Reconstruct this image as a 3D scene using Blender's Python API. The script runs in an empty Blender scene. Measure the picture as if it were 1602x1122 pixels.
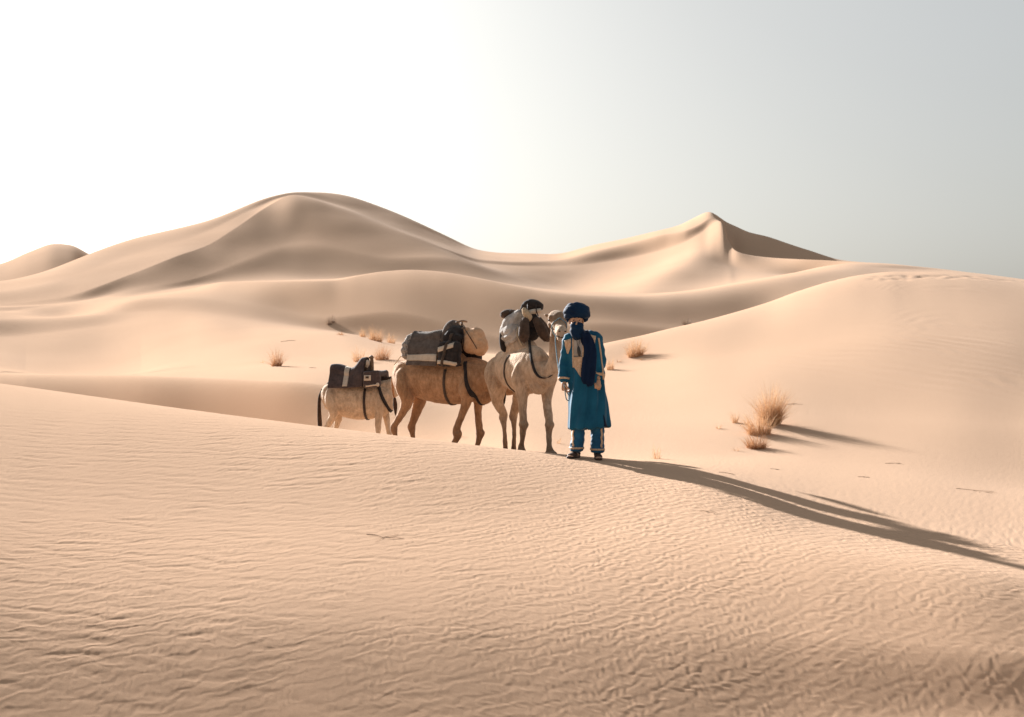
import bpy, bmesh, math, random
import numpy as np
from mathutils import Vector, Matrix

SC = bpy.context.scene
COL = SC.collection
R = math.radians

# ------------------------------------------------------------------ camera, sky, sun, exposure
F = 2225.0            # focal length in photo pixels (1602 wide), 50 mm on 36 mm
CX, CY = 801.0, 561.0
cam_d = bpy.data.cameras.new('camera')
cam_d.lens = 50.0
cam_d.sensor_width = 36.0
cam_d.clip_start = 0.05
cam_d.clip_end = 6000
cam_d.dof.use_dof = True
cam_d.dof.focus_distance = 18.0
cam_d.dof.aperture_fstop = 4.0
cam = bpy.data.objects.new('camera', cam_d)
COL.objects.link(cam)
cam.location = (0, 0, 0)
cam.rotation_euler = (R(90), 0, 0)
SC.camera = cam

SUN_AZ = R(33)        # left of the viewing direction, ahead of the camera
SUN_EL = R(19)
S = Vector((-math.cos(SUN_EL) * math.sin(SUN_AZ), math.cos(SUN_EL) * math.cos(SUN_AZ), math.sin(SUN_EL)))
sun_d = bpy.data.lights.new('sun', 'SUN')
sun_d.energy = 5.0
sun_d.angle = R(1.0)
sun_d.color = (1.0, 0.98, 0.96)
sun = bpy.data.objects.new('sun', sun_d)
COL.objects.link(sun)
sun.rotation_euler = S.to_track_quat('Z', 'Y').to_euler()
sun.location = (-20, 30, 20)

W = bpy.data.worlds.new('World')
SC.world = W
W.use_nodes = True
nt = W.node_tree
bg = nt.nodes['Background']
sky = nt.nodes.new('ShaderNodeTexSky')
sky.sky_type = 'NISHITA'
sky.sun_disc = False
sky.sun_elevation = SUN_EL
sky.sun_rotation = -SUN_AZ
sky.air_density = 1.0
sky.dust_density = 4.0
sky.ozone_density = 1.0
gm = nt.nodes.new('ShaderNodeGamma')            # dusty air evens the sky out around the sun
gm.inputs['Gamma'].default_value = 0.61
hs = nt.nodes.new('ShaderNodeHueSaturation')
hs.inputs['Saturation'].default_value = 0.38
nt.links.new(sky.outputs[0], gm.inputs['Color'])
nt.links.new(gm.outputs[0], hs.inputs['Color'])
tint = nt.nodes.new('ShaderNodeMix'); tint.data_type = 'RGBA'; tint.blend_type = 'MULTIPLY'
tint.inputs['Factor'].default_value = 1.0
tint.inputs[7].default_value = (0.985, 1.0, 0.99, 1)
nt.links.new(hs.outputs[0], tint.inputs[6])
nt.links.new(tint.outputs[2], bg.inputs[0])
bg.inputs[1].default_value = 0.072

SC.view_settings.view_transform = 'Standard'
SC.view_settings.look = 'None'
SC.view_settings.exposure = 1.74
SC.view_settings.gamma = 1.0
SC.view_settings.use_curve_mapping = False

# ------------------------------------------------------------------ small numeric helpers
rng = np.random.RandomState(7)
PERM = np.concatenate([rng.permutation(512)] * 3)
GR = np.stack([np.cos(np.linspace(0, 2 * np.pi, 512, False)), np.sin(np.linspace(0, 2 * np.pi, 512, False))], 1)[rng.permutation(512)]


def perlin(x, y, seed=0):
    x = np.asarray(x, float) + seed * 37.13
    y = np.asarray(y, float) - seed * 17.71
    xi = np.floor(x).astype(int); yi = np.floor(y).astype(int)
    xf = x - xi; yf = y - yi
    u = xf * xf * xf * (xf * (xf * 6 - 15) + 10)
    v = yf * yf * yf * (yf * (yf * 6 - 15) + 10)

    def g(ix, iy, dx, dy):
        h = PERM[PERM[ix & 511] + (iy & 511)]
        gg = GR[h]
        return gg[..., 0] * dx + gg[..., 1] * dy
    a = g(xi, yi, xf, yf); b = g(xi + 1, yi, xf - 1, yf)
    c = g(xi, yi + 1, xf, yf - 1); d = g(xi + 1, yi + 1, xf - 1, yf - 1)
    return ((a + u * (b - a)) * (1 - v) + (c + u * (d - c)) * v) * 1.5


def pslopes(x, y):
    """monotone (pchip) slopes along the first axis"""
    h = np.diff(x, axis=0); dl = np.diff(y, axis=0) / h
    m = np.zeros_like(y)
    w1 = 2 * h[1:] + h[:-1]; w2 = h[1:] + 2 * h[:-1]
    same = dl[1:] * dl[:-1] > 0
    with np.errstate(divide='ignore', invalid='ignore'):
        hm = (w1 + w2) / (w1 / dl[:-1] + w2 / dl[1:])
    m[1:-1] = np.where(same, hm, 0.0)
    m[0] = dl[0]; m[-1] = dl[-1]
    return m, dl


def herm(x0, x1, y0, y1, m0, m1, x):
    h = x1 - x0; t = (x - x0) / h
    t2 = t * t; t3 = t2 * t
    return (2 * t3 - 3 * t2 + 1) * y0 + (t3 - 2 * t2 + t) * h * m0 + (-2 * t3 + 3 * t2) * y1 + (t3 - t2) * h * m1


def curve(pairs, x):
    p = np.array(pairs, float); xk, yk = p[:, 0], p[:, 1]
    m, _ = pslopes(xk, yk)
    m[0] = 0; m[-1] = 0
    x = np.clip(x, xk[0], xk[-1])
    i = np.clip(np.searchsorted(xk, x) - 1, 0, len(xk) - 2)
    return herm(xk[i], xk[i + 1], yk[i], yk[i + 1], m[i], m[i + 1], x)


def sstep(a, b, x):
    t = np.clip((x - a) / (b - a), 0, 1)
    return t * t * (3 - 2 * t)

# ------------------------------------------------------------------ the dunes: ridge and valley lines seen from the camera's column
# every entry: rows (photo px -> photo row), depth (photo px -> metres), crease amount
def K(*a):
    return list(a)

LINES = [
 # rises of the near dune
 dict(r=K((0,1122),(1602,1122)), d=K((-600,10.3),(0,10.2),(600,9.8),(917,9.5),(1100,9.3),(1300,9.1),(1602,8.8),(2200,8.8))),
 dict(r=K((-600,925),(0,955),(300,957),(600,960),(917,969),(1100,978),(1300,990),(1602,1006),(2200,1020)),
      d=K((-600,11.7),(0,11.6),(600,11.2),(917,10.9),(1100,10.6),(1300,10.3),(1602,9.9),(2200,10))),
 dict(r=K((-600,740),(0,803),(300,808),(600,812),(917,824),(1100,842),(1300,864),(1602,895),(2200,930)),
      d=K((-600,13.6),(0,13.4),(917,13.1),(1100,12.8),(1300,12.2),(1602,11.4),(2200,11.4))),
 # its crest
 dict(r=K((-800,520),(-300,565),(0,600),(150,621),(300,642),(500,668),(600,680),(700,692),(800,704),(900,715),(960,722),(1100,748),(1300,803),(1602,856),(2200,900)),
      d=K((-800,29),(0,24.5),(150,22.8),(300,21.2),(500,19.2),(600,18.3),(700,17.6),(800,17.1),(900,16.8),(960,16.6),(1100,15.2),(1300,13.9),(1602,12.8),(2200,12.8))),
 # hollow behind it, where the animals stand
 dict(r=K((-800,680),(0,712),(300,718),(500,722),(600,722),(700,733),(760,722),(830,713),(917,717),(1050,715),(1200,718),(1400,738),(1602,768),(2200,800)),
      d=K((-800,36),(0,32),(300,29),(500,25.5),(600,22.8),(700,20.3),(830,19.3),(917,19.5),(1050,19.5),(1200,19.5),(1400,18.5),(1602,17.5),(2200,17.5))),
 # soft crest in front of the bright flat / foot of the right dune
 dict(r=K((-800,560),(0,583),(150,585),(300,587),(450,592),(550,602),(620,615),(700,633),(800,650),(917,660),(1100,655),(1200,655),(1400,660),(1602,668),(2200,690)),
      d=K((-800,43),(0,39),(300,36),(450,34),(550,31.8),(620,29.5),(700,28),(800,27),(917,26),(1200,25.5),(1400,25),(1602,24),(2200,24))),
 # rear edge of the flat / crest of the right dune
 dict(r=K((-800,500),(0,528),(150,513),(300,500),(400,517),(530,523),(640,545),(770,556),(850,552),(917,544),(945,537),(1000,526),(1045,515.5),(1100,503.5),(1150,490),(1200,474),(1250,455),(1300,440),(1350,430.5),(1400,426.5),(1450,427),(1500,429.5),(1602,440),(2200,500)),
      d=K((-800,52),(0,50),(300,50),(530,49),(640,45),(770,40),(850,36),(917,33),(1000,33),(1100,35),(1200,37),(1300,40),(1400,43),(1500,45),(1602,46),(2200,48)),
      sh=K((600,0),(940,0.3),(1150,0.5),(1350,0.1),(1602,0))),
 # hollow behind
 dict(r=K((-800,490),(0,505),(200,490),(300,487),(400,499),(530,510),(640,535),(770,556),(860,560),(945,560),(1100,542),(1200,522),(1300,482),(1400,452),(1602,460),(2200,540)),
      d=K((-800,60),(0,58),(400,57),(530,55),(640,51),(770,48),(945,46),(1100,49),(1200,51),(1300,53),(1400,56),(1602,59),(2200,60))),
 # crest of the middle dune
 dict(r=K((-800,480),(0,487),(100,476),(200,467),(300,452),(350,441),(450,440.5),(520,439.5),(560,432),(600,425.5),(640,423),(680,425),(740,434),(800,446),(850,455),(920,461),(1000,463),(1060,459),(1150,445),(1250,430),(1350,419),(1480,424),(1602,437),(2200,520)),
      d=K((-800,67),(0,66),(350,72),(600,69),(800,65),(1000,63),(1200,66),(1400,69),(1602,71),(2200,72)),
      sh=K((200,0),(350,0.6),(560,0.5),(850,0.2),(950,0))),
 dict(r=K((-800,478),(0,481),(100,472),(200,463),(300,452),(350,447),(600,438),(680,438),(800,457),(1000,466),(1200,441),(1330,419),(1480,427),(1602,440),(2200,530)),
      d=K((-800,78),(0,76),(350,79),(600,78),(800,75),(1000,73),(1200,76),(1602,80),(2200,82))),
 # arete of the big dune, then the ridge in front of the slip face
 dict(r=K((-800,476),(0,473),(90,464),(150,448),(200,430),(270,402),(320,385),(360,362),(400,335),(430,316),(455,304),(475,307),(520,322),(600,352),(700,391),(760,413),(870,418),(1000,402),(1060,386),(1100,364),(1118,350),(1128,347),(1134,354),(1139,376),(1143,388),(1150,394),(1165,399.5),(1200,404),(1250,407),(1320,409.5),(1400,416),(1602,438),(2200,520)),
      d=K((-800,86),(0,86),(90,88),(150,92),(200,98),(270,106),(320,112),(360,118),(400,124),(430,127.5),(455,129),(520,128),(600,131),(700,140),(760,146),(870,142),(1000,132),(1060,130),(1110,130),(1128,128.5),(1134,126.5),(1139,122),(1143,118.7),(1150,116.5),(1165,114.5),(1210,112.5),(1320,108),(1400,102),(1602,97),(2200,97)),
      sh=K((0,0.1),(110,0.3),(170,0.9),(390,0.9),(440,0.6),(475,0.05),(600,0),(1110,0),(1138,1),(1320,1),(1380,0))),
 dict(r=K((-800,474),(0,456),(90,441),(150,424),(200,404),(320,366),(400,328),(440,308),(460,302.2),(520,313),(600,341),(700,383),(760,407),(870,412),(1000,388),(1060,371),(1100,350),(1110,342),(1121,343),(1130,347),(1137,368),(1143,396),(1165,410),(1200,415),(1320,413),(1400,417),(1602,439),(2200,525)),
      d=K((-800,100),(0,100),(150,109),(320,121),(400,127),(440,130.5),(455,132.2),(520,134),(600,142),(700,156),(760,167),(870,164),(1000,145),(1060,136),(1110,132),(1128,130),(1134,128),(1139,124),(1143,121),(1150,119),(1165,117),(1210,114.7),(1320,110),(1400,106),(1602,101),(2200,101))),
 # skyline
 dict(r=K((-800,470),(0,438),(60,426),(130,399),(200,375),(320,347),(440,304),(460,301),(520,304),(600,330),(700,375),(760,402),(800,405.5),(870,405),(920,392),(1000,374),(1060,355),(1085,342),(1110,332.5),(1121,338),(1136,348.5),(1150,355),(1172,365),(1200,371.5),(1237,384),(1265,393),(1320,408.5),(1400,415),(1480,423),(1602,437.5),(2200,520)),
      d=K((-800,116),(0,115),(130,125),(320,130),(440,133.5),(460,135),(520,141),(600,153),(700,172),(760,187),(800,191),(870,186),(920,172),(1000,157),(1060,144),(1110,135),(1137,129.5),(1150,126.5),(1165,123.5),(1200,120),(1320,112.5),(1400,110),(1602,105),(2200,105)),
      sh=K((0,0.3),(400,0.5),(500,0.1),(1000,0),(1110,0.7),(1300,0.8),(1400,0))),
 dict(r=K((-800,520),(0,500),(300,450),(460,400),(600,420),(760,440),(1000,440),(1110,420),(1320,440),(1602,470),(2200,560)),
      d=K((-800,150),(0,155),(460,170),(800,230),(1110,175),(1320,150),(1602,145),(2200,145))),
 # small far dune at the left
 dict(r=K((-800,505),(-300,460),(0,415),(50,395),(85,384),(110,386),(135,398),(180,425),(260,470),(460,500),(2200,545)),
      d=K((-800,220),(0,215),(460,240),(800,290),(1600,230),(2200,230))),
 dict(r=K((-800,530),(0,520),(2200,550)), d=K((-800,340),(2200,340))),
 dict(r=K((-800,545),(2200,553)), d=K((-800,1500),(2200,1500))),
]
DN = 6.0     # columns run parallel up to here, then fan out
PXF = np.arange(-1200, 2900, 4.0)
NAMES = ['f1', 'f2', 'f3', 'crest', 'hollow', 'soft', 'edge', 'hol2', 'mid', 'dip', 'arete', 'up', 'sky', 'back', 'far', 'b2', 'b3']
ORDER = ['f1', 'f2', 'f3', 'crest', 'hollow', 'soft', 'flat', 'edge', 'hol2', 'face', 'mid', 'dip', 'low', 'arete', 'up', 'sky', 'back', 'far', 'b2', 'b3']
SOFT = ['f2', 'f3', 'soft', 'flat', 'hol2', 'face', 'dip', 'low', 'up']
KN = np.array([-700, -350, -100, 0, 100, 150, 200, 250, 300, 350, 400, 450, 500, 600, 700, 800, 900, 1000, 1100, 1150, 1200, 1250, 1300, 1400, 1500, 1600, 1700, 1950, 2300.0])
# how far each line's distance (log, 1/1000) and row (px, 1/10) departs from the first survey, at KN
QD = np.array([
 [-14,-28,-28,-24,-17,-14,-10,-7,-3,0,4,7,10,18,26,35,43,51,59,62,64,65,65,66,65,57,44,19,-11],
 [-14,-15,-8,0,4,6,7,9,11,12,14,16,18,22,24,27,29,32,33,32,30,27,23,16,7,-5,-18,-29,-23],
 [6,45,70,74,78,78,79,79,79,79,78,77,75,69,61,51,39,24,10,5,1,-2,-5,-9,-14,-21,-28,-30,-17],
 [0,2,4,4,4,4,5,5,5,5,6,6,7,7,8,8,7,7,6,6,5,5,4,3,2,2,1,0,-1],
 [-1,0,1,1,2,3,3,3,4,4,5,5,6,6,6,6,5,5,6,7,8,8,10,12,14,15,15,12,4],
 [0,6,6,-7,-23,-37,-59,-80,-96,-116,-139,-155,-153,-102,-57,-54,-58,-60,-65,-72,-74,-74,-72,-71,-66,-59,-66,-10,1],
 [0,-3,-2,1,13,14,10,4,-1,-10,-22,-29,-34,-42,-24,17,76,86,28,5,-15,-32,-49,-87,-123,-156,-160,-43,5],
 [-4,-1,79,132,171,188,186,168,142,86,32,-3,-28,-52,-40,-1,53,87,64,64,82,92,99,102,57,-12,-52,-27,0],
 [-2,-11,16,56,100,105,104,84,62,45,36,44,55,67,79,90,91,61,51,67,76,81,81,67,50,32,11,-4,-1],
 [-2,-7,32,73,109,86,54,30,13,0,-12,-25,-39,-31,-33,-43,-16,-18,-26,-7,6,9,12,18,17,12,6,-1,0],
 [-2,-13,19,63,126,135,117,86,45,-2,-45,-67,-80,-64,-64,-85,-84,-48,-17,-8,-9,-7,16,85,87,67,39,-1,-2],
 [1,-23,-61,-43,19,62,107,142,176,192,200,209,233,254,264,216,177,237,241,213,156,97,44,-1,1,-2,-3,-1,0],
 [-1,5,12,30,12,16,24,23,22,37,59,85,82,38,24,13,43,30,139,162,154,158,143,79,33,3,-15,-10,0],
 [0,3,-3,-7,-25,-33,-32,-36,-39,-32,-2,36,19,-61,-157,-153,-82,-6,4,32,39,21,11,5,0,-2,-2,-1,0],
 [3,-14,-95,-103,-103,-89,-66,-57,-48,-33,-2,53,66,-55,-228,-265,-175,-67,-4,35,52,82,104,100,68,34,8,-8,-1],
 [3,-7,-75,-106,-112,-91,-61,-49,-54,-48,-4,56,120,113,2,-40,-28,2,25,61,93,106,120,110,70,33,4,-10,-1],
 [0,0,0,0,0,0,0,0,0,0,0,0,0,0,0,0,0,0,0,0,0,0,0,0,0,0,0,0,0],
 [0,0,0,0,0,0,0,0,0,0,0,0,0,0,0,0,0,0,0,0,0,0,0,0,0,0,0,0,0],
 [0,0,0,0,0,0,0,0,0,0,0,0,0,0,0,0,0,0,0,0,0,0,0,0,0,0,0,0,0],
 [0,0,0,0,0,0,0,0,0,0,0,0,0,0,0,0,0,0,0,0,0,0,0,0,0,0,0,0,0]]) / 1000.0
QR = np.array([
 [-24,-57,-47,-2,17,24,30,36,41,47,52,61,68,80,82,76,59,45,34,32,31,34,40,66,110,143,149,102,7],
 [-10,0,30,48,70,77,80,84,86,84,84,77,76,68,57,40,12,-34,-76,-88,-92,-91,-83,-61,-18,37,65,80,20],
 [0,2,20,14,11,12,14,24,37,47,58,47,41,38,1,-50,-42,-2,-18,-28,-34,-35,-36,-37,-34,-21,-30,1,0],
 [0,-12,30,173,383,402,390,311,235,141,57,33,20,-58,-150,-192,-221,-206,-170,-147,-130,-126,-143,-203,-207,-170,-125,-13,2],
 [0,0,-28,-52,-31,-16,-8,-5,-1,9,27,54,82,78,18,-14,-22,-19,-7,-1,3,5,5,6,7,-1,2,0,0],
 [2,-10,-28,-81,81,34,-66,-80,-51,9,68,151,215,111,178,256,-25,-5,127,86,55,27,29,51,50,23,-1,-2,0],
 [0,-1,-4,-5,15,5,-6,-24,-42,-39,-25,-9,6,19,27,21,11,12,41,33,2,-35,-66,-78,-45,-13,4,2,0],
 [0,0,-2,26,68,78,74,110,145,121,92,59,43,68,-123,-7,159,120,-20,50,87,133,173,116,48,7,-10,-2,0],
 [0,1,-13,-29,-50,-47,-33,-27,-20,-25,-17,15,43,73,56,-60,-156,-179,-13,-32,-11,14,36,32,14,3,-3,-1,0]]) / 10.0


def gsmooth(y, sig):
    n = int(4 * sig / 4) + 1
    k = np.exp(-0.5 * (np.arange(-n, n + 1) * 4 / sig) ** 2); k /= k.sum()
    return np.convolve(np.pad(y, n, mode='edge'), k, 'valid')


def natspline(xk, yk, x):
    n = len(xk); h = np.diff(xk); A = np.zeros((n, n)); r = np.zeros(n); A[0, 0] = A[-1, -1] = 1
    for i in range(1, n - 1):
        A[i, i - 1] = h[i - 1]; A[i, i] = 2 * (h[i - 1] + h[i]); A[i, i + 1] = h[i]
        r[i] = 6 * ((yk[i + 1] - yk[i]) / h[i] - (yk[i] - yk[i - 1]) / h[i - 1])
    M = np.linalg.solve(A, r); x = np.clip(x, xk[0], xk[-1])
    i = np.clip(np.searchsorted(xk, x) - 1, 0, n - 2); a = (xk[i + 1] - x) / h[i]; b = 1 - a
    return a * yk[i] + b * yk[i + 1] + ((a ** 3 - a) * M[i] + (b ** 3 - b) * M[i + 1]) * h[i] ** 2 / 6


SMO = dict(crest=5, edge=5, mid=5, arete=3.5, sky=3, far=5, up=6)


def survey():
    rows, deps, shs = {}, {}, {}
    for n, l in zip(NAMES, LINES):
        rows[n] = gsmooth(curve(l['r'], PXF), SMO.get(n, 25))
        if n in ('arete', 'up', 'sky'):
            wr = sstep(980, 1080, PXF); rows[n] = rows[n] * wr + gsmooth(curve(l['r'], PXF), (10 if n == 'arete' else 14)) * (1 - wr)
        deps[n] = gsmooth(curve(l['d'], PXF), 45)
        if n in ('arete', 'up', 'sky'):   # 1070
            w2 = sstep(1040, 1110, PXF) * (1 - sstep(1250, 1400, PXF)); deps[n] = deps[n] * (1 - w2) + gsmooth(curve(l['d'], PXF), 5) * w2
        shs[n] = gsmooth(curve(l['sh'], PXF), 12) if 'sh' in l else PXF * 0
    for a, b, n in (('soft', 'edge', 'flat'), ('hol2', 'mid', 'face'), ('dip', 'arete', 'low')):
        rows[n] = gsmooth((rows[a] + rows[b]) / 2, 30); deps[n] = gsmooth((deps[a] + deps[b]) / 2, 30); shs[n] = PXF * 0
    D, Rw, SH = [], [], []
    for k, n in enumerate(ORDER):
        D.append(deps[n] * np.exp(natspline(KN, QD[k], PXF)))
        r = rows[n]
        if n in SOFT:
            r = r + natspline(KN, QR[SOFT.index(n)], PXF)
        if n == 'up':      # stays under the skyline
            v = r - rows['sky'] - 2.5; r = rows['sky'] + 2.5 + 0.5 * (v + np.sqrt(v * v + 9.0))
        Rw.append(r); SH.append(shs[n])
    D = np.array(D)
    for k in range(1, len(D)):
        D[k] = np.maximum(D[k], D[k - 1] * 1.02)
    return D, np.array(Rw), np.array(SH)


SV_D, SV_R, SV_S = survey()


def column_tables(px):
    """distance, height and slopes at every line for the columns px"""
    D = np.array([np.interp(px, PXF, a) for a in SV_D])
    Rw = np.array([np.interp(px, PXF, a) for a in SV_R])
    SH = np.array([np.interp(px, PXF, a) for a in SV_S])
    Z = (CY - Rw) / F * D
    pre_d = [-40.0, -8.0, 0.0]; pre_z = [-2.0, -1.75, -1.8]
    D = np.concatenate([np.array([np.full_like(px, a) for a in pre_d] + [D[0] - 1.6]), D])
    Z = np.concatenate([np.array([np.full_like(px, a) for a in pre_z] + [Z[0] - 0.56]), Z])
    SH = np.concatenate([np.zeros((4, len(px))), SH])
    m, dl = pslopes(D, Z)
    mL = m.copy(); mR = m.copy()
    mL[1:-1] = m[1:-1] * (1 - SH[1:-1]) + dl[:-1] * SH[1:-1]
    mR[1:-1] = m[1:-1] * (1 - SH[1:-1]) + dl[1:] * SH[1:-1]
    return D, Z, mL, mR


PRINTS = []


def lay_prints():
    r = random.Random(3)
    for i in range(46):                       # a line of old footprints across the flat, and one over the right dune
        t = i / 45
        px = -30 + 330 * t + r.uniform(-4, 4)
        d = 39.6 + 0.6 * math.sin(t * 7) + r.uniform(-0.25, 0.25) + (0.28 if i % 2 else -0.28)
        PRINTS.append(((px - CX) / F * d, d, 0.20, 0.30, 0.075 * 0.6 * (1 - 0.6 * t)))
    for i in range(60):
        t = i / 59
        px = 1370 + 270 * t + r.uniform(-5, 5)
        d = 41.2 + 2.6 * t + r.uniform(-0.5, 0.5) + (0.35 if i % 2 else -0.35)
        PRINTS.append(((px - CX) / F * d, d, 0.17, 0.26, 0.035))


lay_prints()


def ripples(x, y):
    """wind ripples, footprints and soft swell, metres"""
    d = np.maximum(y, 0.1)
    h = 0.035 * perlin(x / 5.0, y / 7.0, 3) * sstep(20, 40, d)
    h += 0.2 * perlin(x / 30.0, y / 40.0, 5) * sstep(60, 110, d)
    near = sstep(3.0, 6.0, d) * (1 - 0.62 * sstep(12.5, 17.0, d) * sstep(1.0, 4.0, x)) * (1 - 0.55 * sstep(17.0, 22.0, d)) * (1 - sstep(24, 34, d))
    wx = perlin(x / 0.9, y / 1.1, 11) * 0.11 + perlin(x / 0.28, y / 0.34, 12) * 0.034
    wy = perlin(x / 0.8, y / 1.0, 13) * 0.10 + perlin(x / 0.26, y / 0.26, 14) * 0.034
    X = x + wx; Y = y + wy
    turn = sstep(-2.2, 2.2, x + 0.4 * perlin(x / 1.2, y / 1.2, 15))      # ripples run across at the left, break up to the right
    ph1 = (Y + X * 0.20) / 0.26 + 0.38 * perlin(x / 0.34, y / 0.28, 16)
    ph2 = (X * 0.86 + Y * 0.5) / 0.074 + 0.55 * perlin(x / 0.10, y / 0.10, 17)
    ph3 = (X * -0.42 + Y * 0.9) / 0.135 + 0.45 * perlin(x / 0.12, y / 0.11, 18)

    def wave(p):
        p = p - np.floor(p)
        return np.where(p < 0.64, p / 0.64, (1 - p) / 0.36) ** 1.3 * 2 - 1
    s1 = np.sin(2 * np.pi * ph1) * 0.5 + wave(ph1) * 0.5
    s2 = np.sin(2 * np.pi * ph2)
    s3 = np.sin(2 * np.pi * ph3)
    amp = np.clip(0.85 + 0.35 * perlin(x / 2.6, y / 3.2, 31) + 0.35 * perlin(x / 0.55, y / 0.5, 32), 0.25, 1.4)
    brk = np.clip(0.7 + 1.1 * perlin(x / 0.42, y / 0.5, 33), 0.1, 1.5)
    rip = (1 - turn) * (2.3 * s1 * brk + 0.3 * s2 + 0.5 * s3) + turn * (0.80 * s2 + 0.6 * s3 + 0.1 * s1)
    h = h + near * amp * 0.0021 * rip * (0.5 + 0.5 * sstep(9.4, 12.0, d))
    far = sstep(22, 30, d) * (1 - sstep(46, 56, d)) * sstep(0.13, 0.3, x / d)
    h = h + far * 0.006 * np.clip(0.6 + perlin(x / 3.0, y / 3.0, 41), 0.0, 1.3) * np.sin(2 * np.pi * ((x * 0.75 + y * 0.5 + 0.25 * perlin(x / 1.3, y / 1.3, 42)) / 0.42))
    for (a, b, wx_, wy_, dep) in PRINTS:
        m = (np.abs(x - a) < 0.8) & (np.abs(y - b) < 0.9)
        if m.any():
            q = ((x[m] - a) / wx_) ** 2 + ((y[m] - b) / wy_) ** 2
            h[m] += dep * (0.35 * q - 1.0) * np.exp(-q * 1.1)
    return h


US_IN = (np.linspace(-60, 1662, 1290) - CX) / F
US_L = -np.geomspace(abs(US_IN[0]) + 0.004, 2.6, 56)[::-1]
US_R = np.geomspace(US_IN[-1] + 0.004, 2.6, 56)
US = np.concatenate([US_L, US_IN, US_R])


def build_terrain():
    px = CX + F * US
    D, Z, mL, mR = column_tables(px)
    counts = [4, 6, 8, 50, 260, 230, 260, 44, 80, 70, 60, 24, 34, 34, 20, 30, 30, 34, 40, 16, 16, 6, 10]
    n = len(D) - 1
    counts = (counts + [10] * n)[:n]
    rows_d, rows_z = [], []
    for k in range(n):
        c = counts[k]
        for j in range(c):
            t = j / c
            d = D[k] + (D[k + 1] - D[k]) * t
            rows_d.append(d)
            rows_z.append(herm(D[k], D[k + 1], Z[k], Z[k + 1], mR[k], mL[k + 1], d))
    rows_d.append(D[-1]); rows_z.append(Z[-1])
    Dd = np.array(rows_d); Zz = np.array(rows_z)
    X = US[None, :] * np.maximum(Dd, DN)
    Zz = Zz + ripples(X, Dd)
    nr, nc = Dd.shape
    co = np.stack([X, Dd, Zz], -1).reshape(-1, 3).astype(np.float32)
    idx = np.arange(nr * nc).reshape(nr, nc)
    q = np.stack([idx[:-1, :-1], idx[:-1, 1:], idx[1:, 1:], idx[1:, :-1]], -1).reshape(-1, 4)
    me = bpy.data.meshes.new('sand_dunes')
    me.vertices.add(len(co)); me.vertices.foreach_set('co', co.ravel())
    me.loops.add(q.size); me.loops.foreach_set('vertex_index', q.ravel().astype(np.int32))
    me.polygons.add(len(q))
    me.polygons.foreach_set('loop_start', np.arange(0, q.size, 4, dtype=np.int32))
    me.polygons.foreach_set('use_smooth', np.ones(len(q), bool))
    me.update(calc_edges=True)
    o = bpy.data.objects.new('sand_dunes', me)
    COL.objects.link(o)
    o['kind'] = 'structure'
    return o


def ground(x, y):
    u = x / max(y, DN)
    D, Z, mL, mR = column_tables(np.array([CX + F * u]))
    D, Z, mL, mR = D[:, 0], Z[:, 0], mL[:, 0], mR[:, 0]
    k = int(np.clip(np.searchsorted(D, y) - 1, 0, len(D) - 2))
    z = herm(D[k], D[k + 1], Z[k], Z[k + 1], mR[k], mL[k + 1], y)
    return float(z + ripples(np.array([x]), np.array([float(y)]))[0])


def gpt(px, d):
    x = (px - CX) / F * d
    return Vector((x, d, ground(x, d)))


def at(px, row, d):
    return Vector(((px - CX) / F * d, d, (CY - row) / F * d))


# ------------------------------------------------------------------ materials
def mat_base(name, rough=0.8, spec=0.3):
    m = bpy.data.materials.new(name)
    m.use_nodes = True
    b = m.node_tree.nodes['Principled BSDF']
    b.inputs['Roughness'].default_value = rough
    b.inputs['Specular IOR Level'].default_value = spec
    return m, m.node_tree, b


def mottled(name, c1, c2, scale=8.0, rough=0.8, spec=0.25, bump=0.0, bscale=60.0, detail=5.0, sheen=0.0, c3=None, stretch=(1, 1, 1), bdist=0.01):
    m, t, b = mat_base(name, rough, spec)
    tc = t.nodes.new('ShaderNodeTexCoord')
    mp = t.nodes.new('ShaderNodeMapping'); mp.inputs['Scale'].default_value = stretch
    t.links.new(tc.outputs['Object'], mp.inputs[0])
    n = t.nodes.new('ShaderNodeTexNoise')
    n.inputs['Scale'].default_value = scale; n.inputs['Detail'].default_value = detail
    t.links.new(mp.outputs[0], n.inputs['Vector'])
    r = t.nodes.new('ShaderNodeValToRGB')
    r.color_ramp.elements[0].position = 0.32; r.color_ramp.elements[0].color = (*c1, 1)
    r.color_ramp.elements[1].position = 0.68; r.color_ramp.elements[1].color = (*c2, 1)
    if c3:
        e = r.color_ramp.elements.new(0.8); e.color = (*c3, 1)
    t.links.new(n.outputs['Fac'], r.inputs[0])
    t.links.new(r.outputs[0], b.inputs['Base Color'])
    if sheen:
        b.inputs['Sheen Weight'].default_value = sheen
        b.inputs['Sheen Roughness'].default_value = 0.4
    if bump:
        n2 = t.nodes.new('ShaderNodeTexNoise'); n2.inputs['Scale'].default_value = bscale; n2.inputs['Detail'].default_value = 4
        t.links.new(mp.outputs[0], n2.inputs['Vector'])
        bp = t.nodes.new('ShaderNodeBump'); bp.inputs['Strength'].default_value = bump; bp.inputs['Distance'].default_value = bdist
        t.links.new(n2.outputs['Fac'], bp.inputs['Height'])
        t.links.new(bp.outputs[0], b.inputs['Normal'])
    return m


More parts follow.
